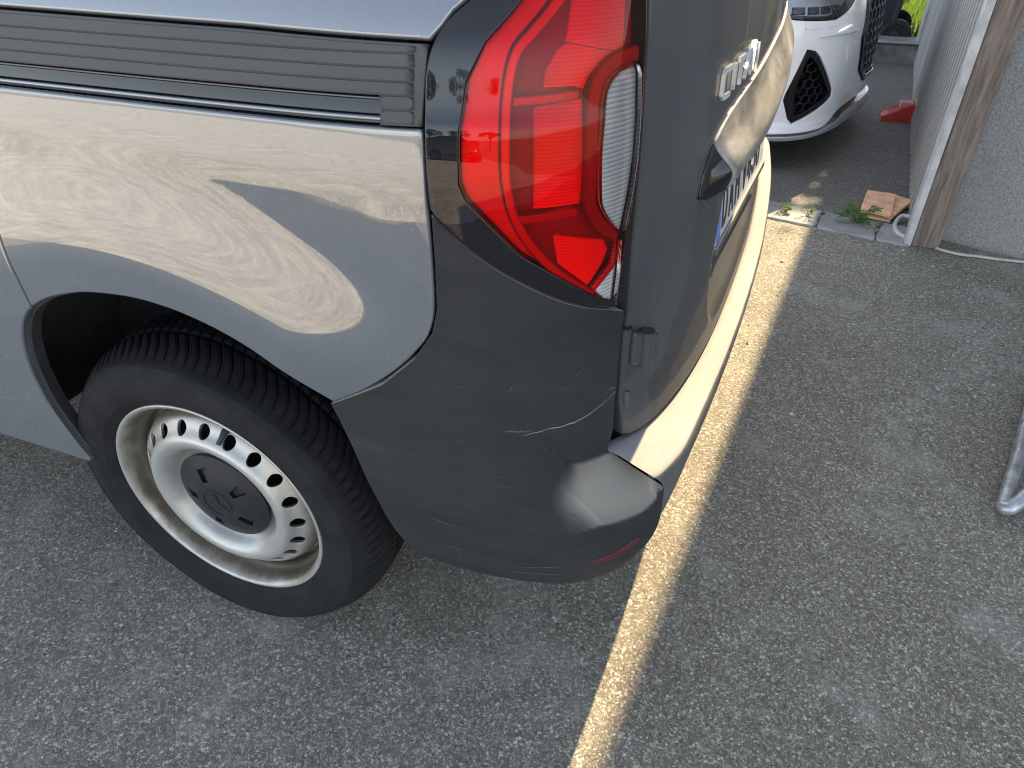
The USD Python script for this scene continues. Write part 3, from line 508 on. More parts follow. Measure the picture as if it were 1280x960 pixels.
for ch, adv in zip('CITAN', (.051, .019, .048, .052, .04)):
    g = glyph(ch, .033); ms = []
    for q in getattr(g, 'geoms', [g]):
        m = trimesh.creation.extrude_polygon(q, .0045, engine='earcut'); ms.append(m)
    m = cat_(ms); m = m.subdivide(); obj('badge_letter', on_door(m, x, 1.0085, .0005, slant=-.022), M['chrome'], door, smooth=False); x += adv
# number plate: flat, tilted a little, in the recess of the door
PL = [np.array([-.0690, .62, .674]), np.array([-.0300, 1.14, .674])]
px_ = PL[1]-PL[0]; plw = np.linalg.norm(px_); px_ /= plw; pz_ = np.array([-.105, 0, 1.0]); pz_ -= px_*(pz_@px_); pz_ /= np.linalg.norm(pz_); pn_ = np.cross(px_, pz_)
PT = np.eye(4); PT[:3, 0], PT[:3, 1], PT[:3, 2], PT[:3, 3] = px_, pz_, pn_, PL[0]
def onplate(m): m = m.copy(); m.apply_transform(PT); return m
plate = tag(UsdGeom.Xform.Define(stage, path_of('number_plate', van)))
obj('plate_frame', onplate(rbox((-.006, -.008, -.048), (plw+.006, .130, -.002), .003)), M['seal'], plate)
obj('plate_ledge', onplate(rbox((-.006, -.012, -.004), (plw+.006, .004, .006), .002)), M['beam'], plate)
obj('plate_board', onplate(rbox((0, .005, -.002), (plw, .118, .001), .0008)), M['plate_white'], plate)
obj('country_strip', onplate(rbox((.002, .007, .0), (.040, .116, .0016), .0004)), M['plate_blue'], plate)
xo = .050
for ch, w_ in (('D', .058), ('A', .058), ('H', .075), ('V', .052), ('4', .050), ('5', .050), ('0', .050)):
    g = meshkit.text_mesh(ch, .076, .0012, bold=True); ex = g.bounds; g.apply_translation((-ex[0, 0], 0, 0)); g.apply_scale((min(1, .043/(ex[1, 0]-ex[0, 0])), 1, 1))
    g.apply_translation((xo, .023, .0012)); obj('plate_character', onplate(g), M['plate_ink'], plate); xo += w_+.003

# --- scuffs on the bumper corner: thin pale strokes
def stroke(pts, w, surf=SB, off=.0012, n=26, seed=0):
    p = spline(pts, n); rr = np.random.default_rng(seed); t = np.gradient(p, axis=0); t /= np.linalg.norm(t, axis=1, keepdims=True); nn = np.stack([-t[:, 1], t[:, 0]], -1)
    p = p+nn*rr.normal(0, w*.25, (n, 1)); ww = w*np.sin(np.linspace(.05, np.pi-.05, n))**.6*rr.uniform(.35, 1.0, n)
    a, b = p+nn*ww[:, None]/2, p-nn*ww[:, None]/2
    V = np.concatenate([surf(a[:, 0], a[:, 1], off), surf(b[:, 0], b[:, 1], off)]); i = np.arange(n-1)
    return trimesh.Trimesh(V, np.concatenate([np.stack([i+n, i+n+1, i+1], -1), np.stack([i+n, i+1, i], -1)]), process=False)
SCR = [([(-.230, .633), (-.19, .636), (-.15, .642), (-.118, .650), (-.083, .662)], .0024), ([(-.26, .645), (-.235, .640), (-.215, .637)], .004), ([(-.10, .672), (-.085, .668)], .004),
       ([(-.36, .415), (-.335, .425), (-.30, .42)], .0022), ([(-.33, .43), (-.325, .40), (-.328, .375)], .002), ([(-.40, .50), (-.36, .485), (-.31, .480)], .0018),
       ([(-.24, .40), (-.21, .41), (-.18, .415)], .003), ([(-.27, .375), (-.22, .385), (-.17, .392)], .004), ([(-.30, .345), (-.24, .358), (-.16, .372)], .003), ([(-.25, .70), (-.242, .712)], .002), ([(-.16, .715), (-.15, .722)], .0025), ([(-.19, .60), (-.185, .606)], .002)]
for i, (p, w) in enumerate(SCR): obj('scratch', stroke(p, w, seed=i), M['scratch'] if i == 0 else M['scratch_faint'], bump)
rr = np.random.default_rng(3)
ms = []
for i in range(22):
    u, z = rr.uniform(-.38, -.1), rr.uniform(.36, .78); a = rr.normal(0, .5); L = rr.uniform(.004, .022)
    if corner.contains(Point(u, z).buffer(.03)): ms.append(stroke([(u, z), (u+L*math.cos(a)*.5, z+L*math.sin(a)*.5+.001), (u+L*math.cos(a), z+L*math.sin(a))], rr.uniform(.0004, .0009), seed=i+50, n=8))
obj('fine_scratches', cat_(ms), M['scratch_faint'], bump, kind='stuff')

# --- roof, bonnet, windscreen and nose: the rest of the van
uu = np.r_[np.linspace(-3.0, -.42, 30), np.linspace(-.40, 2*UMAX+.40, 80), np.linspace(2*UMAX+.42, 2*UMAX+3.0, 30)]
R0, R1 = S(uu, 1.787, 0.0), S(uu, 1.81, -.05); R1[:, 2] = 1.822
c = R1.mean(0); rows = [R0, R1]+[np.c_[c[:2]+(R1[:, :2]-c[:2])*k, np.full(len(uu), 1.822+.02*(1-k*k))] for k in (.8, .5, .2, .02)]
V = np.stack(rows, 1); n_, k_ = V.shape[:2]; i, j = np.meshgrid(np.arange(n_), np.arange(k_-1), indexing='ij'); a = (i*k_+j).ravel(); b = (((i+1) % n_)*k_+j).ravel()
obj('roof', trimesh.Trimesh(V.reshape(-1, 3), np.concatenate([np.stack([a, b, b+1], -1), np.stack([a, b+1, a+1], -1)]), process=False), M['paint'], van, smooth=50)
def strip(prof, y0=.05, y1=1.81):
    p = np.array(prof); n = len(p); V = np.concatenate([np.c_[p[:, 0], np.full(n, y0), p[:, 1]], np.c_[p[:, 0], np.full(n, y1), p[:, 1]]]); i = np.arange(n-1)
    return trimesh.Trimesh(V, np.concatenate([np.stack([i, i+1, i+n+1], -1), np.stack([i, i+n+1, i+n], -1)]), process=False)
obj('windscreen', strip([(-3.0, 1.80), (-3.65, 1.11)], .1, 1.76), M['glass'], van)
obj('bonnet', strip([(-3.65, 1.11), (-4.2, 1.02), (-4.45, .92), (-4.56, .80)]), M['paint'], van, smooth=40)
obj('front_bumper', strip([(-4.56, .80), (-4.60, .6), (-4.60, .4), (-4.5, .28)]), M['bumper'], van, smooth=40)
pan('far_side_panel', Polygon(mir([(-4.5, .36), (-.42, .36), (-.34, .95), (-.34, 1.10), (-.10, 1.43), (-.10, 1.79), (-3.0, 1.79), (-3.65, 1.10), (-4.5, .95)])).difference(Point(2*UMAX-XW, ZW).buffer(.42)).difference(Point(2*UMAX+3.54, ZW).buffer(.42)).buffer(0), M['paint'], van, h=.05, bs=.03, thick=.03)
# --- wheel: local origin on the axle in the plane of the outer face, axle along y
wheel = tag(UsdGeom.Xform.Define(stage, path_of('wheel', van))); wheel.GetPrim()
UsdGeom.Xformable(wheel).AddTranslateOp().Set(Gf.Vec3d(XW, 0, ZW))
def tyre_mesh():
    side = [(.2160, .034), (.2185, .0275), (.2225, .0225), (.228, .0185), (.236, .0145), (.2375, .0128), (.2395, .0138), (.250, .0105), (.262, .0088), (.274, .0094), (.2830, .0112), (.2842, .0098), (.2875, .0104), (.2890, .0124), (.2945, .0172), (.3000, .0235), (.3045, .0305), (.3075, .0365)]
    ty = np.linspace(.0395, .0395+.157, 60); yc = ty-.118; tr = .3262-.0165*np.abs(yc/.0785)**3.2
    inner = [(r, .236-y) for r, y in side[::-1]]
    prof = np.array(side+list(zip(tr, ty))+inner); k = len(prof); n = 1920
    th = np.linspace(0, 2*np.pi, n, endpoint=False)[:, None]; y = prof[None, :, 1]; yy = (y-.118)/.0785
    Np = 96
    # swept lateral grooves, V shaped, closely set, with fine sipes between; one groove round the middle of each half
    ph = th*Np/(2*np.pi)+1.5*np.abs(yy)**1.5-.28*np.sin(np.abs(yy)*6.0)+np.where(yy > 0, .5, 0)
    f = ph % 1.0; g = np.exp(-((f-.5)/.085)**2)
    sip = np.exp(-((((ph*2) % 1.0)-.5)/.07)**2)*.30
    circ = np.maximum(np.exp(-((yy+.34)/.045)**2), np.exp(-((yy-.34)/.045)**2))*.85*(np.abs(yy) < .9)
    zone = np.clip((1.03-np.abs(yy))/.06, 0, 1)
    zig = np.clip(1-np.abs(np.abs(yy)-.78)/.5, 0, 1)
    depth = .0052*zone*np.maximum(np.maximum(g, sip), circ)
    # shoulder blocks run down over the edge of the sidewall
    sh = ((np.abs(yy) >= 1.0) & (np.abs(yy) < 1.09)); depth = depth+np.where(sh, .0024*np.exp(-((f-.5)/.09)**2), 0)
    r = prof[None, :, 0]-depth
    V = np.stack([r*np.cos(th), np.broadcast_to(y, r.shape), r*np.sin(th)], -1).reshape(-1, 3)
    low = V[:, 2] < -.3165; V[low, 2] = -.3165
    sq = np.clip((-.24-V[:, 2])/.08, 0, 1); V[:, 1] += -.006*sq*(V[:, 1] < .06)
    i, j = np.meshgrid(np.arange(n), np.arange(k-1), indexing='ij'); a = (i*k+j).ravel(); b = (((i+1) % n)*k+j).ravel()
    return trimesh.Trimesh(V, np.concatenate([np.stack([a, a+1, b+1], -1), np.stack([a, b+1, b], -1)]), process=False)
obj('tyre', tyre_mesh(), M['tyre'], wheel, smooth=True)
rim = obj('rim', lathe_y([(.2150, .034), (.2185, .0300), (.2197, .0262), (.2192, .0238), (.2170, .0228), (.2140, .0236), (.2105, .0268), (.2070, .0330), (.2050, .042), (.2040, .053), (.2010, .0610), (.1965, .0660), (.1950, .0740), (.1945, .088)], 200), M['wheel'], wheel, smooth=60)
obj('rim_well', lathe_y([(.1947, .085), (.1935, .097), (.1890, .100), (.1865, .092), (.1850, .078), (.1838, .068)], 160), M['grime'], rim, smooth=60)
_rp = PchipInterpolator([0, .05, .096, .104, .111, .119, .128, .135, .142, .149, .155, .162, .170, .177, .182, .1865], [.055, .054, .0535, .0510, .0430, .0330, .0265, .0240, .0250, .0300, .0370, .0420, .0465, .0530, .0620, .0740])
def RD(u, z, off=0.0): u, z = np.broadcast_arrays(np.asarray(u, float), np.asarray(z, float)); return np.stack([u, _rp(np.clip(np.hypot(u, z), 0, .1865))-off, z], -1)
an = Point(0, 0).buffer(.1862, 64).difference(Point(0, 0).buffer(.06, 24))
for k in range(20):
    a = math.radians(15+18*k); an = an.difference(Point(.1612*math.cos(a), .1612*math.sin(a)).buffer(.0110, 8))
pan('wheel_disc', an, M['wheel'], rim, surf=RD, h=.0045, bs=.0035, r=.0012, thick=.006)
obj('wheel_back', lathe_y([(.186, .11), (.10, .12), (.0, .12)], 60), M['dark'], rim, smooth=True)
# hub cap: shallow dome with five pockets, a ring and a three-pointed star
def HC(u, z, off=0.0):
    u, z = np.broadcast_arrays(np.asarray(u, float), np.asarray(z, float)); r = np.hypot(u, z); y = .0245+.0195*np.clip((r-.035)/.062, 0, 1)**1.6
    return np.stack([u, y-off, z], -1)
cap = Point(0, 0).buffer(.0965, 48); pk = []
for k in range(5):
    a = math.radians(108+72*k); e = np.array([math.cos(a), math.sin(a)]); q = np.array([-e[1], e[0]])
    p = Polygon([e*.047-q*.005, e*.047+q*.007, e*.071+q*.0125, e*.075-q*.010]); pk.append(p); cap = cap.difference(p)
hub = pan('hub_cap', cap, M['hub'], wheel, surf=HC, h=.004, bs=.003, r=.0015, thick=.010)
for p in pk: pan('hub_pocket', p.buffer(.002), M['hub'], hub, surf=HC, off=-.0085, h=.006, bs=.004, r=.0005, thick=.002)
pan('emblem_ring', Point(0, 0).buffer(.0315, 40).difference(Point(0, 0).buffer(.0285, 40)), M['hub'], hub, surf=HC, off=.0016, h=.003, bs=.0025, r=.0007, thick=.004)
star = []
for k in range(3):
    a = math.radians(90+120*k); e = np.array([math.cos(a), math.sin(a)]); q = np.array([math.cos(a+math.pi/3), math.sin(a+math.pi/3)]); star += [e*.0285, q*.0055]
pan('emblem_star', Polygon(star), M['hub'], hub, surf=HC, off=.0018, h=.003, bs=.0025, r=.0007, thick=.004)
e = np.array([math.cos(math.radians(73)), math.sin(math.radians(73))])
obj('valve', tube([(e[0]*.182, .058, e[1]*.182), (e[0]*.178, .045, e[1]*.178), (e[0]*.168, .034, e[1]*.168), (e[0]*.160, .028, e[1]*.160)], [.0062, .0062, .0045, .0048], 12), M['seal'], wheel, smooth=50)
for x, y, rz in ((-3.54, 0, 0), (XW, 1.86, 180), (-3.54, 1.86, 180)):
    o = UsdGeom.Xform.Define(stage, path_of('wheel', van)); o.AddTranslateOp().Set(Gf.Vec3d(x, y, ZW)); o.AddRotateZOp().Set(float(rz))
    o.GetPrim().GetReferences().AddInternalReference(wheel.GetPath() if hasattr(wheel, 'GetPath') else wheel.GetPrim().GetPath()); o.GetPrim().SetInstanceable(True)
# ------------------------------------------------------------------ ground
def sheet(poly, z): 
    v, f = trimesh.creation.triangulate_polygon(Polygon(poly), engine='earcut'); return trimesh.Trimesh(np.c_[v, np.full(len(v), z)], f, process=False)
obj('ground', sheet([(-120, -120), (120, -120), (120, 120), (-120, 120)], 0.0), M['asphalt'], kind='structure')
obj('driveway', sheet([(-4, 3.24), (.012, 2.632), (.556, 2.548), (.62, 2.6), (.83, 5.80), (-4, 5.80)], .004), M['drive'], kind='structure')
obj('gravel_lot', sheet([(-40, -1.74), (3.2, -1.74), (5, -40), (-40, -40)], .004), M['lot'], kind='structure')
# kerb stones set flush across the mouth of the driveway
ed = thing('concrete_edging', 'strip of worn flush concrete kerb stones across the driveway mouth', 'kerb', (.548, 2.462, 0))
d = np.array([-.985, .172]); d /= np.linalg.norm(d); nrm = np.array([-d[1], d[0]]); s = -.03
for i, L in enumerate([.13, .235, .27, .30, .28, .3, .3, .3, .3, .3]):
    a, b = s+.006, s+L-.006; w0, w1 = .088+RNG.uniform(-.006, .006), .088+RNG.uniform(-.006, .006)
    q = [d*a-nrm*w0, d*b-nrm*w0, d*b+nrm*w1, d*a+nrm*w1]; ls = LineString([q[0], q[1], q[2], q[3], q[0]])
    ring = _resample(Polygon(q).exterior, .03); ring = ring+RNG.normal(0, .0035, ring.shape)
    top = .007+RNG.uniform(0, .004); st = trimesh.creation.extrude_polygon(Polygon(ring).buffer(0), .05+top, engine='earcut'); st.apply_translation((0, 0, -.05)); obj('kerb_stone', st, M['concrete'], ed); s += L
blk = thing('kerb_block', 'low grey concrete kerb block at the far end of the driveway below the bin', 'kerb', (.3, 5.85, 0))
obj('block', rbox((-1.6, -.06, -.05), (.52, .16, .135), .012), M['concrete_old'], blk); obj('coping', rbox((-1.61, -.075, .1352), (.525, .17, .152), .006), M['concrete'], blk)
# grass beyond the kerb
def blades(cx, cy, n, hw, hh, rng, spread):
    V, F = [], []
    for i in range(n):
        x, y = rng.uniform(-spread[0], spread[0])+cx, rng.uniform(-spread[1], spread[1])+cy; a = rng.uniform(0, 6.28); h = hh*rng.uniform(.5, 1.2); l = rng.normal(0, .35)*h
        e = np.array([math.cos(a), math.sin(a)])*hw; k = len(V); t = np.array([math.cos(a+1.57), math.sin(a+1.57)])*l
        V += [(x-e[0], y-e[1], 0), (x+e[0], y+e[1], 0), (x+e[0]*.7+t[0]*.4, y+e[1]*.7+t[1]*.4, h*.6), (x-e[0]*.7+t[0]*.4, y-e[1]*.7+t[1]*.4, h*.6), (x+t[0], y+t[1], h)]
        F += [(k, k+1, k+2), (k, k+2, k+3), (k+3, k+2, k+4)]
    return trimesh.Trimesh(V, F, process=False)
gr = np.random.default_rng(11)
obj('verge', sheet([(-3, 6.02), (4, 6.02), (4, 12), (-3, 12)], .06), plain('verge_soil', (.06, .075, .025), .95, var=.4, vscale=20), kind='structure')
gm = blades(.6, 7.6, 9000, .006, .14, gr, (2.2, 1.6)); gm.apply_translation((0, 0, .06)); tag(obj('grass', gm, M['leaf'], kind='stuff'), 'bright green grass growing on the verge behind the black bin', 'grass')

# ------------------------------------------------------------------ house with wooden post and corrugated side
house = thing('rendered_house', 'grey rendered house with a wooden corner post and corrugated side sheeting', 'house', (.66, 2.5, 0))
H = np.array([.66, 2.50, 0])
fp = Polygon([(.66, 2.50), (5.0, .66), (7.2, 6.0), (1.4, 9.0)])
w = trimesh.creation.extrude_polygon(fp, 3.6, engine='earcut'); w.apply_translation(-H); obj('wall', w, M['render'], house)
roofp = Polygon([(.560, 2.2), (5.1, .15), (7.6, 6.2), (1.25, 9.1)])
w = trimesh.creation.extrude_polygon(roofp, .16, engine='earcut'); w.apply_translation(-H+[0, 0, 3.602]); obj('roof', w, M['roof'], house)
# post: weathered face, paler edge board
pw = rbox((.566, 2.376, .0), (.666, 2.45, 2.6), .004); pw.apply_translation(-H); obj('wooden_post', pw, M['wood'], house)
pw = rbox((.541, 2.372, .0), (.5655, 2.43, 2.6), .003); pw.apply_translation(-H); obj('edge_board', pw, M['wood_pale'], house)
# corrugated sheets overlapping along the side
def corr(p0, p1, zb, zt, amp=.015, pitch=.10):
    p0, p1 = np.array(p0), np.array(p1); L = np.linalg.norm(p1-p0); e = (p1-p0)/L; nn = np.array([-e[1], e[0]]); n = int(L/pitch*16); s = np.linspace(0, L, n)
    P = p0+np.outer(s, e)+np.outer(amp*np.clip(1.7*np.sin(2*np.pi*s/pitch), -1, 1), nn); zz = np.linspace(zb, zt, 3)
    A = np.stack([np.c_[P, np.full(n, z)] for z in zz], 1); B = A+np.r_[nn*-.003, 0]; k = 3
    i, j = np.meshgrid(np.arange(n-1), np.arange(k-1), indexing='ij'); a = (i*k+j).ravel(); F = np.concatenate([np.stack([a, a+k, a+k+1], -1), np.stack([a, a+k+1, a+1], -1)]); m = n*k
    return trimesh.Trimesh(np.concatenate([A.reshape(-1, 3), B.reshape(-1, 3)]), np.concatenate([F[:, ::-1], F+m]), process=False)
for a, b, o in ((.045, 1.185, 0), (1.145, 2.285, -.004), (2.245, 3.50, 0)):
    e = np.array([.0712, .9975]); p = np.array([.5635, 2.385]); q0, q1 = p+e*a+[o, 0], p+e*b+[o, 0]
    m = corr(q0, q1, .015, 2.45); m.apply_translation(-H); obj('corrugated_sheet', m, M['sheet'], house, smooth=True)
fb = rbox((.775, 5.80, 0), (.83, 5.92, 2.5), .004); fb.apply_translation(-H); obj('far_post', fb, M['wood_pale'], house)
for z in (.55, 1.5):
    rl = bx((.0, 0, z), (.04, 3.4, z+.07)); rl.apply_transform(trimesh.transformations.rotation_matrix(-math.atan2(.0712, .9975), [0, 0, 1])); rl.apply_translation((.595, 2.46, 0)); rl.apply_translation(-H); obj('wall_rail', rl, M['wood'], house)

# ------------------------------------------------------------------ parked cars
exec_car = None
def make_car(name, label, loc, rotz, paint, fine):
    c = thing(name, label, 'car', loc, rotz); O = np.array([.37, 3.95, 0])
    sf = lambda u, z, off=0.0: SC(u, z, off)-O
    def P(nm, poly, m, parent, **k): return pan(nm, poly, m, parent, surf=sf, **k)
    inlet = Polygon([(-.968, .560), (-.925, .551), (-.893, .526), (-.817, .442), (-.742, .366), (-.735, .334), (-.760, .318), (-.968, .240), (-.992, .262), (-1.030, .345), (-1.026, .372)])
    head = Polygon([(-1.25, .705), (-1.03, .683), (-.952, .680), (-.83, .677), (-.795, .685), (-.70, .708), (-.60, .738), (-.66, .765), (-1.02, .775), (-1.28, .76)])
    grl = [(-.470, .700), (-.490, .560), (-.410, .400), (-.25, .315), (0, .300)]; grille = Polygon(grl+[(-u, z) for u, z in grl[::-1][1:]]+[(.40, .735), (-.40, .735)])
    mp = lambda g: Polygon([(-u, z) for u, z in list(g.exterior.coords)[:-1]])
    # bumper and wings: one painted skin with the openings cut out
    x0 = _cs[0]; skin = Polygon([(x0+.3, .215), (-1.9, .215), (-1.1, .190), (-.80, .200), (-.55, .245), (0, .245), (.55, .245), (.8, .2), (1.1, .19), (1.9, .215), (-x0-.3, .215), (-x0-.3, .82), (-x0-.5, .84), (x0+.5, .84), (x0+.3, .82)])
    for g in (inlet, head, grille): skin = skin.difference(g.buffer(.003)).difference(mp(g).buffer(.003))
    ua = [float(np.interp(x, _cx(np.linspace(x0, -.9, 400)), np.linspace(x0, -.9, 400))) for x in (.37-.86, .37-3.5)]
    for u in ua:
        for sg in (1, -1): skin = skin.difference(Point(sg*u, .33).buffer(.37))
    skin = max(getattr(skin, 'geoms', [skin]), key=lambda g: g.area)
    body = P('body', skin, paint, c, h=.03 if fine else .08, bs=.012 if fine else .04, r=.004, thick=.05)
    P('inner_body', Polygon([(x0+.4, .22), (-x0-.4, .22), (-x0-.4, .8), (x0+.4, .8)]).difference(shapely.union_all([Point(sg*u, .33).buffer(.40) for u in ua for sg in (1, -1)])), M['dark'], c, off=-.085, h=.1, bs=.06, thick=.01)
    blade = [(-1.9, .165), (-1.0, .160), (-.80, .172), (-.6, .172), (0, .172), (.6, .172), (1, .16), (1.9, .165), (1.9, .205), (1.1, .180), (.8, .190), (.55, .225), (-.55, .225), (-.80, .190), (-1.1, .180), (-1.9, .205)]
    P('front_blade', blade, M['blade'] if fine else M['bumper'], c, off=.012, h=.03, bs=.02, r=.003, thick=.06)
    P('under_lip', [(-1.9, .10), (1.9, .10), (1.9, .162), (.8, .166), (-.8, .166), (-1.9, .162)], M['bumper'], c, off=-.004, h=.05, bs=.04, thick=.08)
    def comb(g, s, stretch, w):
        """honeycomb: the opening with hexagons cut out"""
        x0_, z0_, x1_, z1_ = g.bounds; hx = []; j = 0; z = z0_
        while z < z1_+s:
            x = x0_+(s*stretch*.866 if j % 2 else 0)
            while x < x1_+s*2:
                hx.append(Polygon([(x+(s-w)*stretch*math.cos(t+math.pi/6), z+(s-w)*math.sin(t+math.pi/6)) for t in np.arange(6)*math.pi/3])); x += s*stretch*1.732
            z += s*1.5; j += 1
        q = g.difference(shapely.union_all([h for h in hx if h.intersects(g)])); return max(getattr(q, 'geoms', [q]), key=lambda t: t.area)
    for g in ([inlet, mp(inlet)] if fine else [inlet]):
        P('air_inlet', g, M['dark'], c, off=-.070, h=.04, bs=.02, thick=.005)
        rimp = g.difference(g.buffer(-.026)); P('inlet_frame', rimp, M['gloss'], c, off=-.004, h=.02, bs=.012, r=.004, thick=.06)
        if g is inlet:
            inner = g.buffer(-.024).intersection(Polygon([(-2, 0), (-.99, .0), (-.93, .60), (-.5, .60), (-.5, 0)])); P('inlet_honeycomb', comb(inner, .0235, 1.35, .0050), M['gloss'], c, off=-.022, h=.012, bs=.008, r=.002, thick=.03)
            P('inlet_fin', [(-1.022, .350), (-.975, .262), (-.955, .270), (-.990, .400), (-.940, .545), (-.962, .548)], M['gloss'], c, off=-.012, h=.02, bs=.012, r=.003, thick=.03)
    P('grille_back', grille, M['dark'], c, off=-.06, h=.05, bs=.03, thick=.005)
    P('grille_frame', grille.difference(grille.buffer(-.03)), M['gloss'], c, off=.010, h=.02, bs=.012, r=.005, thick=.06)
    P('grille_honeycomb', comb(grille.buffer(-.026), .034, 1.3, .008), M['grille'], c, off=-.004, h=.02, bs=.012, r=.003, thick=.03)
    for g in (head, mp(head)):
        P('headlight', g, M['lamp_glass'], c, off=.002, h=.03, bs=.015, r=.003, thick=.02)
        P('headlight_back', g.buffer(-.006), M['lamp_silver'], c, off=-.040, h=.03, bs=.015, thick=.004)
        P('headlight_lower_rim', g.difference(shapely.affinity.translate(g, 0, .014)).buffer(0).buffer(-.001) if False else LineString([(u if g is head else -u, z) for u, z in [(-1.24, .712), (-1.03, .691), (-.952, .688), (-.84, .685), (-.80, .692), (-.72, .712)]]).buffer(.006), M['gloss'], c, off=-.004, h=.02, bs=.01, r=.002, thick=.03)
        for k in range(4):
            uu_ = -1.06+.085*k; P('lamp_louvre', [((uu_ if g is head else -uu_-.065), .698), ((uu_+.065 if g is head else -uu_), .698), ((uu_+.065 if g is head else -uu_), .726), ((uu_ if g is head else -uu_-.065), .726)], M['metal'], c, off=-.028, h=.03, bs=.02, r=.004, thick=.01)
    if fine:
        P('bumper_blade', [(-.925, .612), (-.905, .622), (-.695, .646), (-.60, .602), (-.66, .603), (-.80, .610)], paint, body, off=.016, h=.02, bs=.01, r=.010, thick=.02)
        P('tow_cover', Polygon([(-.685, .556), (-.535, .550), (-.520, .475), (-.655, .480)]).buffer(.004), paint, body, off=.0035, h=.02, bs=.01, r=.0015, thick=.004)
        P('washer_cover', Polygon([(-.995, .644), (-.80, .652), (-.815, .668), (-1.00, .664)]), paint, body, off=.003, h=.02, bs=.01, r=.0012, thick=.004)
    # bonnet, cabin, tail: surfaces carried from the outline of the skin
    uo = np.linspace(x0+.5, -x0-.5, 90); A = sf(uo, .838); m = np.abs(uo) < 3.0
    top = [A]; 
    for k, (ins, z) in enumerate(((.08, .89), (.22, .935))):
        B = sf(uo, .838, -ins); B[:, 2] = z; top.append(B)
    V = np.stack(top, 1); n, kk = V.shape[:2]; i, j = np.meshgrid(np.arange(n-1), np.arange(kk-1), indexing='ij'); a = (i*kk+j).ravel()
    obj('shoulder', trimesh.Trimesh(V.reshape(-1, 3), np.concatenate([np.stack([a, a+kk, a+kk+1], -1), np.stack([a, a+kk+1, a+1], -1)]), process=False), paint, c, smooth=40)
    lid = Polygon(top[-1][:, :2]).buffer(0); v, f = trimesh.creation.triangulate_polygon(lid, engine='earcut'); obj('bonnet', trimesh.Trimesh(np.c_[v, np.full(len(v), .934)], f, process=False), paint, c)
    def hull(pts): return trimesh.convex.convex_hull(np.array([(x, s*y, z) for x, y, z in pts for s in (1, -1)]))
    obj('windows', hull([(-1.15, .70, .93), (-1.95, .58, 1.38), (-3.3, .58, 1.37), (-3.95, .68, .95)]), M['glass'], c)
    obj('roof', hull([(-1.93, .575, 1.385), (-2.0, .56, 1.42), (-3.2, .56, 1.42), (-3.32, .575, 1.375)]), paint, c)
    obj('tail', hull([(-4.45, .80, .3), (-4.45, .8, .85), (-3.9, .85, .3), (-3.9, .8, .92)]), paint, c)
    for x in (-.86, -3.5):
        for s in (-1, 1):
            wl = tag(UsdGeom.Xform.Define(stage, path_of('wheel', c))); t = lathe_y([(.22, -.10), (.30, -.105), (.325, -.08), (.33, 0), (.325, .08), (.30, .105), (.22, .10)], 40); t.apply_translation((x, s*.82, .33)); obj('tyre', t, M['tyre'], wl, smooth=40)
            rm = cat_([lathe_y([(.222, .10*s), (.21, .07*s), (.06, .06*s), (0, .06*s)], 40)]+[bx((-.02, min(.06*s, .095*s), .03), (.02, max(.06*s, .095*s), .215)).apply_transform(trimesh.transformations.rotation_matrix(k*2*math.pi/10, [0, 1, 0])) for k in range(10)]); rm.apply_translation((x, s*.82, .33)); obj('rim', rm, M['metal'], wl, smooth=30)
    return c
make_car('parked_car', 'white sports car with black honeycomb grille nosing out behind the grey van', (.37, 3.95, 0), 0, M['white_paint'], True)
make_car('parked_car', 'black car parked across the pale gravel lot opposite the van', (2.6, -13.5, 0), 8, M['black_car'], False)

# ------------------------------------------------------------------ wheelie bin
bn = thing('wheelie_bin', 'black wheelie bin standing behind the concrete kerb block', 'bin', (.40, 6.27, .055), -4)
def taper(w0, d0, w1, d1, z0, z1): return trimesh.convex.convex_hull(np.array([(sx*w0/2+ox, sy*d0/2, z0) for sx in (-1, 1) for sy in (-1, 1) for ox in (0,)]+[(sx*w1/2, sy*d1/2, z1) for sx in (-1, 1) for sy in (-1, 1)]))
obj('bin_body', taper(.40, .40, .54, .52, .09, .98), M['bin'], bn); ld = obj('lid', taper(.58, .56, .50, .50, .99, 1.05), M['bin'], bn); obj('bin_rim', taper(.59, .57, .59, .57, .93, .965), M['bin'], bn)
for y in (-.245, .245):
    wl = lathe_y([(.0, -.02), (.035, -.022), (.04, -.012), (.07, -.012), (.075, -.022), (.10, -.022), (.108, -.012), (.108, .012), (.10, .022), (.0, .022)], 48); wl.apply_translation((.25, y, .105)); obj('wheel', wl, M['seal'], bn, smooth=35)
    hb = lathe_y([(.0, -.026), (.028, -.026), (.034, -.020)], 32); hb.apply_translation((.25, y, .105)); obj('hub', hb, M['bin'], bn, smooth=35)
obj('axle', tube([(.25, -.24, .105), (.25, .24, .105)], .012, 10), M['galv'], bn)
obj('handle', tube([(.29, -.2, .95), (.33, -.2, .97), (.33, .2, .97), (.29, .2, .95)], .014, 10), M['bin'], bn)
obj('rear_rib', rbox((.20, -.255, .2), (.235, -.215, .92), .006).apply_transform(trimesh.transformations.rotation_matrix(.055, [0, 1, 0], (.2, 0, .2))), M['bin'], bn)

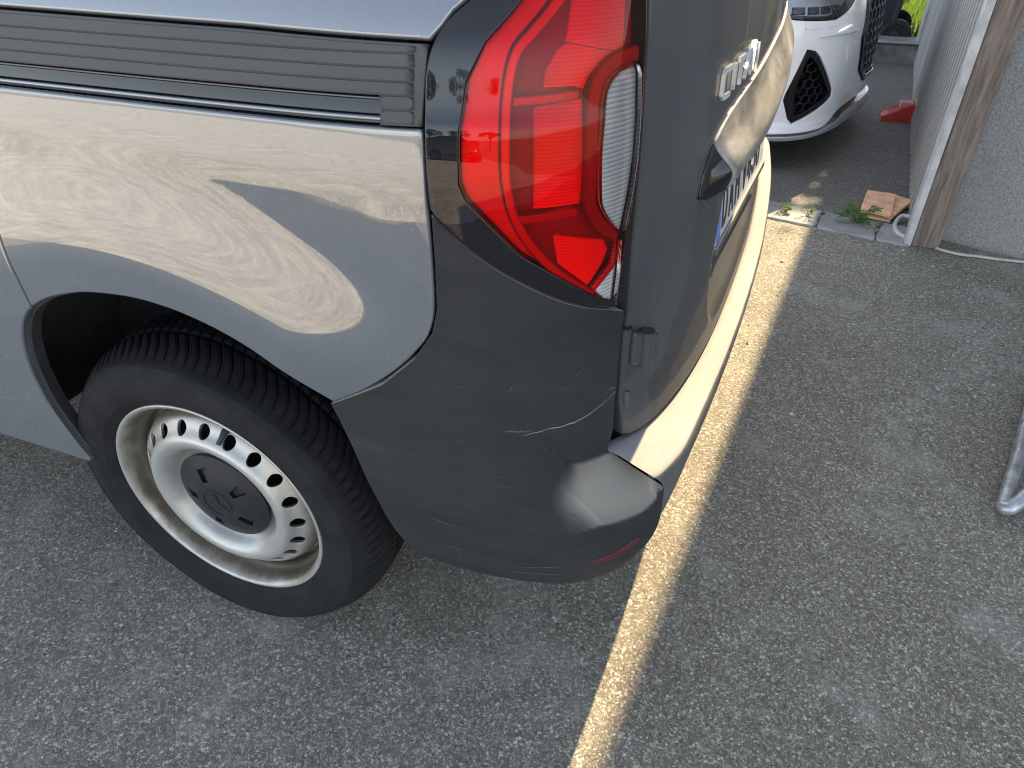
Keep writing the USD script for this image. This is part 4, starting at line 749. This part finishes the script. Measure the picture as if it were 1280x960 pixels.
# ------------------------------------------------------------------ terracotta tiles
def tile(name, label, corners, z, th):
    c = np.array(corners, float); c3 = c[0]+c[2]-c[1] if len(c) == 3 else c[3]
    o = (c[0]+c[2])/2; t = thing(name, label, 'tile', (o[0], o[1], z), group='terracotta tiles stacked on the driveway')
    a = c[1]-c[0]; b = c[2]-c[1]; q0 = c[0]-o
    def P(s, r): return q0+a*s+b*r
    n = 7; S_ = [];
    for i in range(n): S_ += [(i/n+.0, 0), (i/n+.03, .005), ((i+1)/n-.03, .005), ((i+1)/n, 0)]
    S_ = np.array(S_); k = len(S_); V = [np.r_[P(s, r), th+h] for r in (0, 1) for s, h in S_]+[np.r_[P(s, r), 0] for r in (0, 1) for s, h in S_]
    F = []
    for i in range(k-1): F += [(i, i+k, i+1+k), (i, i+k+1, i+1), (i, i+1, 2*k+i+1), (i, 2*k+i+1, 2*k+i), (k+i, 3*k+i, 3*k+i+1), (k+i, 3*k+i+1, k+i+1)]
    F += [(0, 2*k, 3*k), (0, 3*k, k), (k-1, 2*k-1, 4*k-1), (k-1, 4*k-1, 3*k-1)]
    m = trimesh.Trimesh(V, F, process=False); trimesh.repair.fix_normals(m); obj('slab', m, M['terracotta'], t)
    return t
tile('terracotta_tile', 'ribbed terracotta tile lying on top of the small stack', [(.371, 2.587), (.404, 2.837), (.523, 2.823), (.487, 2.557)], .0335, .010)
tile('terracotta_tile', 'skewed ribbed terracotta tile sticking out right of the top tile', [(.400, 2.655), (.494, 2.880), (.594, 2.812), (.497, 2.566)], .0190, .010)
tile('terracotta_tile', 'bottom terracotta tile lying under the other two in the stack', [(.382, 2.612), (.430, 2.850), (.545, 2.822), (.500, 2.568)], .0045, .010)

# ------------------------------------------------------------------ red plastic wedge by the corrugated side
wg = thing('red_wedge', 'red plastic wedge lying by the foot of the corrugated sheeting', 'wheel chock', (.515, 4.16, .004), 4)
pr = Polygon([(0, 0), (0, .022), (.03, .040), (.155, .092), (.170, .085), (.158, .0)]); m = trimesh.creation.extrude_polygon(pr, .11, engine='earcut'); m.apply_transform(np.array([[1, 0, 0, 0], [0, 0, 1, 0], [0, 1, 0, 0], [0, 0, 0, 1.0]])); trimesh.repair.fix_normals(m); obj('wedge_body', m, M['red_plastic'], wg)
for y0, y1 in ((-.004, .012), (.098, .114)): obj('side_wall', trimesh.convex.convex_hull(np.array([(x, y, z) for y in (y0, y1) for x, z in ((.0, 0), (0, .026), (.156, .100), (.172, .09), (.16, 0))])), M['red_plastic'], wg)
obj('faded_block', rbox((.085, .02, .070), (.155, .085, .105), .004), M['pink_plastic'], wg); obj('black_bracket', rbox((.162, .02, .03), (.195, .07, .085), .004), M['seal'], wg); obj('top_tab', rbox((.165, .03, .0855), (.205, .075, .125), .004), M['pink_plastic'], wg)

# ------------------------------------------------------------------ hose, cable, tube frame
hp = spline([(.552, 2.43, .012), (.520, 2.47, .012), (.512, 2.53, .014), (.524, 2.592, .022), (.546, 2.618, .03), (.585, 2.60, .03), (.60, 2.52, .02)], 50)
obj_h = thing('white_hose', 'white hose curling round the foot of the wooden post', 'hose', (.55, 2.47, 0)); obj('hose_loop', tube(hp-[.55, 2.47, 0], .0085, 10), M['hose'], obj_h, smooth=True); obj('hose_end', lathe_y([(.0, -.012), (.012, -.012), (.012, .012), (.0, .012)], 20).apply_translation(hp[0]-[.55, 2.47, 0]), M['hose'], obj_h, smooth=30)
cp_ = spline([(.655, 2.372, .008), (.70, 2.352, .008), (.745, 2.340, .009), (.80, 2.347, .008), (.86, 2.345, .008), (.96, 2.352, .008), (1.2, 2.25, .008), (1.8, 1.98, .008)], 60)
tag(obj('beige_cable', tube(cp_, .0062, 8), M['cable'], smooth=True), 'beige cable lying along the foot of the grey rendered wall', 'cable')
fr = thing('tube_frame', 'galvanised steel tube frame with a bent foot at the right edge', 'steel frame', (.66, .85, .024))
fa = spline([(.37, 1.50, .0), (.125, .50, .0), (.035, .125, .0), (.004, .018, .0)], 50)
elbow = [np.array([0, 0, 0])]
th_ = np.linspace(0, 1, 14); P0, P1, P2 = np.array([.004+.012, .045, 0]), np.array([-.010, -.022, 0]), np.array([.035, .030, .012]); bz = ((1-th_)**2)[:, None]*P0+(2*th_*(1-th_))[:, None]*P1+(th_**2)[:, None]*P2
fb_ = np.array([P2+(np.array([.11, .125, .045])-P2)*k for k in np.linspace(.1, 4.0, 20)])
main = np.concatenate([np.array([(.47, 1.60, 0), (.352, 1.2, 0), (.235, .80, 0), (.132, .44, 0), (.068, .215, 0), (.032, .10, 0)]), bz, fb_])
obj('bent_tube', tube(main, .017, 16), M['galv'], fr, smooth=60)
br = np.array([(.066, .235, .0), (.16, .20, .03), (.28, .20, .075)]); obj('cross_brace', tube(spline(br, 10), .013, 12), M['galv'], fr, smooth=60)
obj('weld_bead', tube([(.071, .226, .0), (.076, .243, .0)], [.0176, .0180], 16), M['galv'], fr, smooth=50)

# ------------------------------------------------------------------ weeds and grit
def weed(label, loc, n, L, seed):
    r = np.random.default_rng(seed); t = thing('weed', label, 'weed', (loc[0], loc[1], 0), group='weeds in the driveway joint'); V, F, st = [], [], []
    for i in range(n):
        a = r.uniform(0, 6.28); out = r.uniform(.25, 1.0)*L; h = r.uniform(.3, 1.0)*L*.9; tip = np.array([math.cos(a)*out, math.sin(a)*out*.8, h]); base = np.array([r.normal(0, .008), r.normal(0, .008), 0])
        mid = (base+tip)/2+[0, 0, L*.18]; st.append(tube(spline([base, mid, tip], 6), .0009, 4))
        for k in range(5):
            f_ = .35+.65*(k+1)/5; c = base+(tip-base)*f_+[0, 0, L*.18*math.sin(math.pi*f_)]; aa = a+r.normal(0, 1.1); l = L*r.uniform(.16, .34); w_ = l*r.uniform(.22, .36); d_ = np.array([math.cos(aa), math.sin(aa), r.uniform(-.1, .5)]); q = np.array([-d_[1], d_[0], r.normal(0, .2)])
            b = len(V); V += [c, c+d_*l*.45+q*w_, c+d_*l, c+d_*l*.45-q*w_, c+d_*l*.5+np.array([0, 0, .12*l])]; F += [(b, b+1, b+4), (b+1, b+2, b+4), (b+2, b+3, b+4), (b+3, b, b+4)]
    obj('leaves', trimesh.Trimesh(V, F, process=False), M['leaf'], t); obj('stems', cat_(st), M['leaf'], t)
weed('bushy green weed growing in the joint beside the tiles', (.362, 2.53), 24, .095, 1)
weed('low pale weed growing in the joint near the van bumper', (.070, 2.545), 16, .05, 2)
weed('small sprig between the two larger weeds in the joint', (.165, 2.535), 8, .05, 3)
weed('tiny sprig on the kerb stone right of the bushy weed', (.425, 2.475), 7, .05, 4)
sg = np.random.default_rng(5); ms = []
for i in range(520):
    x, y = (sg.uniform(-1.3, .9), sg.uniform(-.5, 2.6)) if i < 330 else (sg.uniform(.0, .8), sg.uniform(1.2, 2.45))
    s_ = sg.uniform(.0016, .0042)*(1.7 if sg.random() < .06 else 1); m = trimesh.creation.icosphere(1, 1.0); m.vertices *= sg.uniform(.6, 1.2, 3)*[1, 1, .6]*s_; m.vertices += sg.normal(0, s_*.12, m.vertices.shape); m.apply_translation((x, y, s_*.35)); ms.append(m)
tag(obj('loose_grit', cat_(ms), plain('grit', (.36, .35, .33), .9, var=.5, vscale=70), kind='stuff'), 'pale loose grit scattered over the asphalt', 'grit')
def chip(label, x, y, s_, seed):
    r = np.random.default_rng(seed); p = r.normal(0, 1, (14, 3)); p /= np.linalg.norm(p, axis=1, keepdims=True); m = trimesh.convex.convex_hull(p*[s_, s_*.6, s_*.3]); m.apply_transform(trimesh.transformations.rotation_matrix(r.uniform(0, 6), [0, 0, 1])); m.apply_translation((x, y, s_*.2)); tag(obj('stone_chip', m, M['concrete']), label, 'stone', 'stone chips lying on the asphalt')
chip('pale stone chip on the asphalt left of the steel tube frame', .575, 1.36, .014, 1); chip('stone chip nearest the foot of the wooden post', .42, 2.27, .012, 2); chip('small stone chip on the asphalt in front of the weeds', .333, 1.83, .011, 3); chip('pale stone chip on the asphalt below the van wheel', -.640, -.12, .009, 4)

# ------------------------------------------------------------------ trees and overhead cable across the lot, seen mirrored in the paint
def tree(label, loc, h, seed, mesh=None):
    r = np.random.default_rng(seed); t = thing('lot_tree', label, 'tree', (loc[0], loc[1], 0), group='trees beyond the gravel lot')
    limbs = [tube(spline([(0, 0, 0), (.1, .05, h*.25), (.0, .1, h*.5), (.1, 0, h*.8)], 12), np.linspace(.2, .05, 12), 8)]; cl = []
    for i in range(9):
        a = r.uniform(0, 6.28); z0 = h*r.uniform(.2, .55); e = np.array([math.cos(a)*h*r.uniform(.18, .36), math.sin(a)*h*r.uniform(.18, .36), z0+h*r.uniform(.1, .3)]); limbs.append(tube(spline([(0, 0, z0), e*.5+[0, 0, z0*.5], e], 6), np.linspace(.07, .02, 6), 6)); cl.append(e)
    cl = np.array(cl+[(0, 0, h*.85), (0, 0, h*.6), (.3, .2, h*.4)]); n = 4200; k = r.integers(0, len(cl), n); dd = r.normal(0, 1, (n, 3)); dd /= np.linalg.norm(dd, axis=1, keepdims=True)
    c = cl[k]+dd*(h*.15*r.uniform(.3, 1.1, n)**.5)[:, None]*[1, 1, .8]; a1 = r.normal(0, 1, (n, 3)); a1 /= np.linalg.norm(a1, axis=1, keepdims=True); a2 = np.cross(a1, dd); s_ = r.uniform(.07, .16, n)[:, None]
    V = np.stack([c-a1*s_, c+a2*s_*.5, c+a1*s_, c-a2*s_*.5], 1).reshape(-1, 3); q = np.arange(n)[:, None]*4; F = np.concatenate([q+[0, 1, 2], q+[0, 2, 3]])
    obj('trunk', cat_(limbs), M['bark'], t, smooth=40); obj('crown', trimesh.Trimesh(V, F, process=False), M['foliage'], t)
tree('round leafy tree to the left of the black car across the lot', (-3.0, -36), 5.5, 2); tree('tall leafy tree straight behind the black car', (2.5, -38), 6.5, 3); tree('low leafy tree at the right end of the lot', (9, -36), 5.0, 4)

hr = np.random.default_rng(21); hd = thing('garden_hedge', 'tall leafy hedge growing beyond the bin at the end of the driveway', 'hedge', (.5, 8.6, 0)); n = 24000
c = np.stack([hr.uniform(-2.6, 2.8, n), hr.uniform(-.5, .5, n), hr.uniform(.3, 1, n)], -1); hmax = 4.95+.45*(meshkit.fbm(np.c_[c[:, 0]*1.8, c[:, 1]*1.8, np.zeros(n)], 3, 4)-.5)*2; c[:, 2] = .25+(c[:, 2])**.8*hmax
a1 = hr.normal(0, 1, (n, 3)); a1 /= np.linalg.norm(a1, axis=1, keepdims=True); a2 = np.cross(a1, hr.normal(0, 1, (n, 3))); a2 /= np.linalg.norm(a2, axis=1, keepdims=True); s_ = hr.uniform(.05, .11, n)[:, None]
V = np.stack([c-a1*s_, c+a2*s_*.5, c+a1*s_, c-a2*s_*.5], 1).reshape(-1, 3); q = np.arange(n)[:, None]*4
obj('foliage', trimesh.Trimesh(V, np.concatenate([q+[0, 1, 2], q+[0, 2, 3]]), process=False), M['foliage'], hd)
obj('stems', cat_([tube(spline([(x, 0, 0), (x+.1, .05, 1.2), (x-.05, 0, 4.3)], 6), np.linspace(.05, .015, 6), 7) for x in np.linspace(-2.3, 2.5, 10)]), M['bark'], hd, smooth=40)
